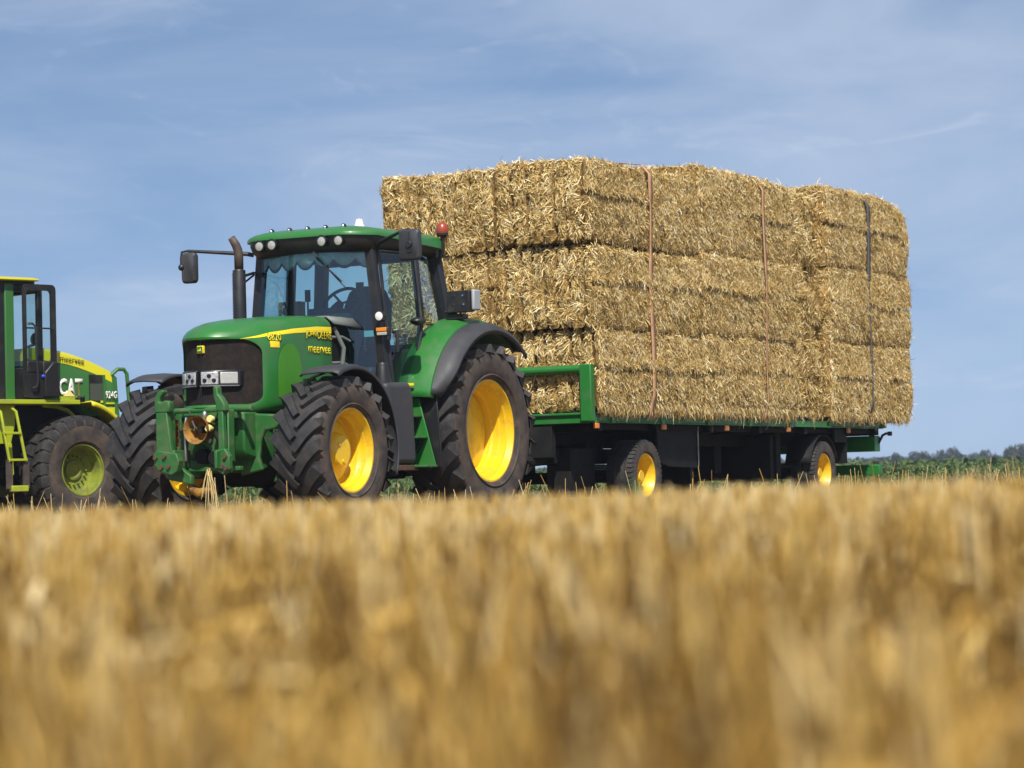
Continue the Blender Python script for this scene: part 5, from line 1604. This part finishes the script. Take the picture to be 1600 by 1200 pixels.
M['crop'] = straw_mat('crop_leaf', [(0, (.038, .062, .016)), (.5, (.088, .135, .032)), (.85, (.155, .21, .06)), (1, (.20, .24, .11))], .55, .25)
M['dry_grass'] = straw_mat('dry_grass', [(0, (.07, .10, .03)), (.5, (.19, .17, .065)), (1, (.42, .33, .16))], .7, .25)
N = 60000
yy = 60 + 55 * rg.uniform(0, 1, N) ** 1.7
xy = np.stack([rg.uniform(-1, 1, N) * (.26 * yy + 6), yy], 1)
hh = .38 + .0095 * (yy - 60) + fbm(np.stack([xy[:, 0] * .35, yy * .2, yy * 0], 1), 8, 2) * .04
z = hh * rg.uniform(.25, 1.0, N) ** .5
p1_ = leaves(N, np.stack([xy[:, 0], yy, z], 1), rg.uniform(.10, .24, N), rg.uniform(.016, .040, N), rg, -.2, 1.2)
N = 30000
yy = 115 + 320 * rg.uniform(0, 1, N) ** 1.6
xy = np.stack([rg.uniform(-1, 1, N) * (.26 * yy + 6), yy], 1)
hh = .84 + .0080 * (yy - 115) + fbm(np.stack([xy[:, 0] * .12, yy * .05, yy * 0], 1), 9, 2) * .07
p2_ = leaves(N, np.stack([xy[:, 0], yy, hh * rg.uniform(.35, 1, N) ** .4], 1), rg.uniform(.25, .7, N), rg.uniform(.06, .14, N), rg, -.3, 1.0, (1.6, 2.6))
c_o = np_mesh('crop', np.concatenate([p1_[0], p2_[0]]), np.concatenate([p1_[1], p2_[1] + len(p1_[0])]), M['crop'], None, np.concatenate([p1_[2], p2_[2]]))
kind(c_o, 'stuff'); tag(c_o, 'leafy green crop field stretching away behind the stubble', 'crop')
# soil under the crop rises very gently to the far hedge
fy = np.array([58, 70, 100, 200, 440, 470]); fz = np.array([-.005, .25, .5, 1.1, 2.0, 2.1])
fx = np.array([-1., -.5, 0, .5, 1.])
P = np.array([(x * (.4 * y + 60), y, z) for y, z in zip(fy, fz) for x in fx])
i, j = np.meshgrid(np.arange(len(fy) - 1), np.arange(4), indexing='ij'); a = (i * 5 + j).ravel()
f_o = np_mesh('crop_ground', P, np.stack([a, a + 1, a + 6, a + 5], 1), mat('crop_soil', (.030, .045, .015), .95, 0, (.8, (.06, .08, .03), .4, .7)))
kind(f_o, 'structure')
# dry grass tufts along the field edge
N = 4200
cl = np.stack([rg.uniform(-16, 18, 260), rg.uniform(52, 59, 260)], 1)
cl = np.concatenate([cl, np.stack([rg.uniform(7.5, 16, 200), rg.uniform(50, 59, 200)], 1)])
k = rg.integers(0, len(cl), N)
xy = cl[k] + rg.normal(0, .22, (N, 2))
hgt = rg.gamma(9, .028, N) * np.where(xy[:, 0] > 9, 1.25, .55)
az = rg.uniform(0, 2 * np.pi, N)
p0 = np.stack([xy[:, 0], xy[:, 1], hgt * 0], 1); p2 = p0 + np.stack([np.cos(az) * .22 * hgt, np.sin(az) * .22 * hgt, hgt], 1); pm = (p0 + p2) / 2 + np.stack([np.cos(az) * -.05, np.sin(az) * -.05, az * 0 + .02], 1)
w = np.stack([rg.uniform(.006, .014, N), rg.normal(0, .005, N), az * 0], 1)
V_ = np.stack([p0 - w, p0 + w, pm - w, pm + w, p2 - w * 1.2, p2 + w * 1.2], 1).reshape(-1, 3); ii = np.arange(N) * 6
d_o = np_mesh('dry_grass', V_, np.concatenate([np.stack([ii, ii + 1, ii + 3, ii + 2], 1), np.stack([ii + 2, ii + 3, ii + 5, ii + 4], 1)]), M['dry_grass'], None, np.repeat(np.clip(rg.beta(2, 2, N), 0, 1), 6))
kind(d_o, 'stuff'); tag(d_o, 'dry tan grasses along the edge between stubble and green crop', 'grass')

# ================================================================== far trees
M['foliage'] = straw_mat('tree_leaf', [(0, (.020, .033, .024)), (.5, (.032, .050, .032)), (1, (.058, .080, .045))], .7, .15)
M['bark'] = mat('bark', (.06, .045, .035), .9)
def crown_mesh(seed):
    r_ = np.random.default_rng(seed)
    nl = 11
    lob = np.stack([r_.normal(0, .50, nl), r_.normal(0, .5, nl), r_.uniform(.35, .80, nl)], 1); lr = r_.uniform(.20, .42, nl)
    N = 2400
    k = r_.integers(0, nl, N); d = r_.normal(0, 1, (N, 3)); d /= np.linalg.norm(d, axis=1)[:, None]
    p = lob[k] + d * (lr[k] * r_.uniform(.45, 1.05, N) ** .6)[:, None]
    p = p[p[:, 2] > .10]; n = len(p)
    return leaves(n, p, r_.uniform(.07, .15, n), r_.uniform(.025, .05, n), r_, -.8, 1.0)
protos = []
for sd in (1, 2, 3):
    t = thing('tree', '', 'tree')
    V_, Q_, t_ = crown_mesh(sd)
    cr_o = np_mesh('crown', V_, Q_, M['foliage'], t, t_)
    c = MB(); c.tube([(0, 0, -.05), (.01, 0, .25), (.02, .01, .55)], [.045, .035, .015], 8)
    for q in range(4): c.tube([(.01, 0, .25 + .06 * q), (.25 * math.cos(q * 1.7), .25 * math.sin(q * 1.7), .5 + .05 * q)], [.018, .006], 6)
    c.build('trunk', M['bark'], t)
    protos.append(t)
# (pixel column in the photo, height in m, width factor): distances of 430 - 470 m
TREES = [(1392, 2.9, 1.0, 'tiny tree on the horizon just right of the trailer tail'), (1436, 3.3, 1.5, 'low broad tree on the horizon, second right of the trailer'),
         (1469, 3.6, .8, 'small rounded tree on the horizon, left half of the middle pair'), (1491, 3.8, 1.0, 'rounded tree on the horizon, right half of the middle pair'),
         (1520, 3.0, .9, 'very low tree on the horizon, right of the middle pair'), (1536, 3.3, .9, 'small tree on the horizon between the middle pair and the right edge'),
         (1573, 3.5, .8, 'tree on the horizon touching the left of the tallest far tree'), (1590, 4.3, 1.0, 'tallest far tree on the horizon at the right edge'),
         (921, 3.4, 1.5, 'far tree seen in the gap beneath the trailer drawbar end'), (1207, 3.2, 1.3, 'far tree seen in the slot ahead of the rear trailer wheel')]
for q, (px, hh, wf, lab) in enumerate(TREES):
    t = protos[q] if q < 3 else copy_tree(protos[q % 3])
    y = 440 + (q * 37 % 30)
    t.location = ((px - 800) / 4260 * y, y, 1.9)
    k = hh * .86
    t.scale = (k * wf * .62, k * wf * .62, k); t.rotation_euler = (0, 0, q * 1.3)
    tag(t, lab, 'tree', 'far trees on the horizon')
# low hedge / scrub line reading as one mass
N = 16000
x = rg.uniform(-130, 130, N); y = rg.uniform(446, 474, N)
hl_ = 2.0 + fbm(np.stack([x * .05, x * 0, x * 0], 1), 14, 3) * .35
V_, Q_, t_ = leaves(N, np.stack([x, y, 1.9 + hl_ * rg.uniform(.0, 1, N) ** .6], 1), rg.uniform(.6, 1.2, N), rg.uniform(.25, .5, N), rg, -.6, .9)
h_o = np_mesh('far_hedge', V_, Q_, M['foliage'], None, t_)
kind(h_o, 'stuff'); tag(h_o, 'low blue-green hedge line along the far horizon', 'hedge')

# ================================================================== air
hz = MB(); hz.bb(-820, 820, -120, 920, -1.5, 9.0)
hm = bpy.data.materials.new('haze_air'); hm.use_nodes = True
hn = hm.node_tree; hn.nodes.remove(hn.nodes['Principled BSDF'])
pv = hn.nodes.new('ShaderNodeVolumePrincipled')
pv.inputs['Color'].default_value = (.78, .86, 1.0, 1); pv.inputs['Density'].default_value = .00045; pv.inputs['Anisotropy'].default_value = .2
hn.links.new(pv.outputs[0], hn.nodes['Material Output'].inputs['Volume'])
ho = hz.build('haze', hm)
kind(ho, 'stuff'); tag(ho, 'thin pale summer haze over the whole field', 'haze')
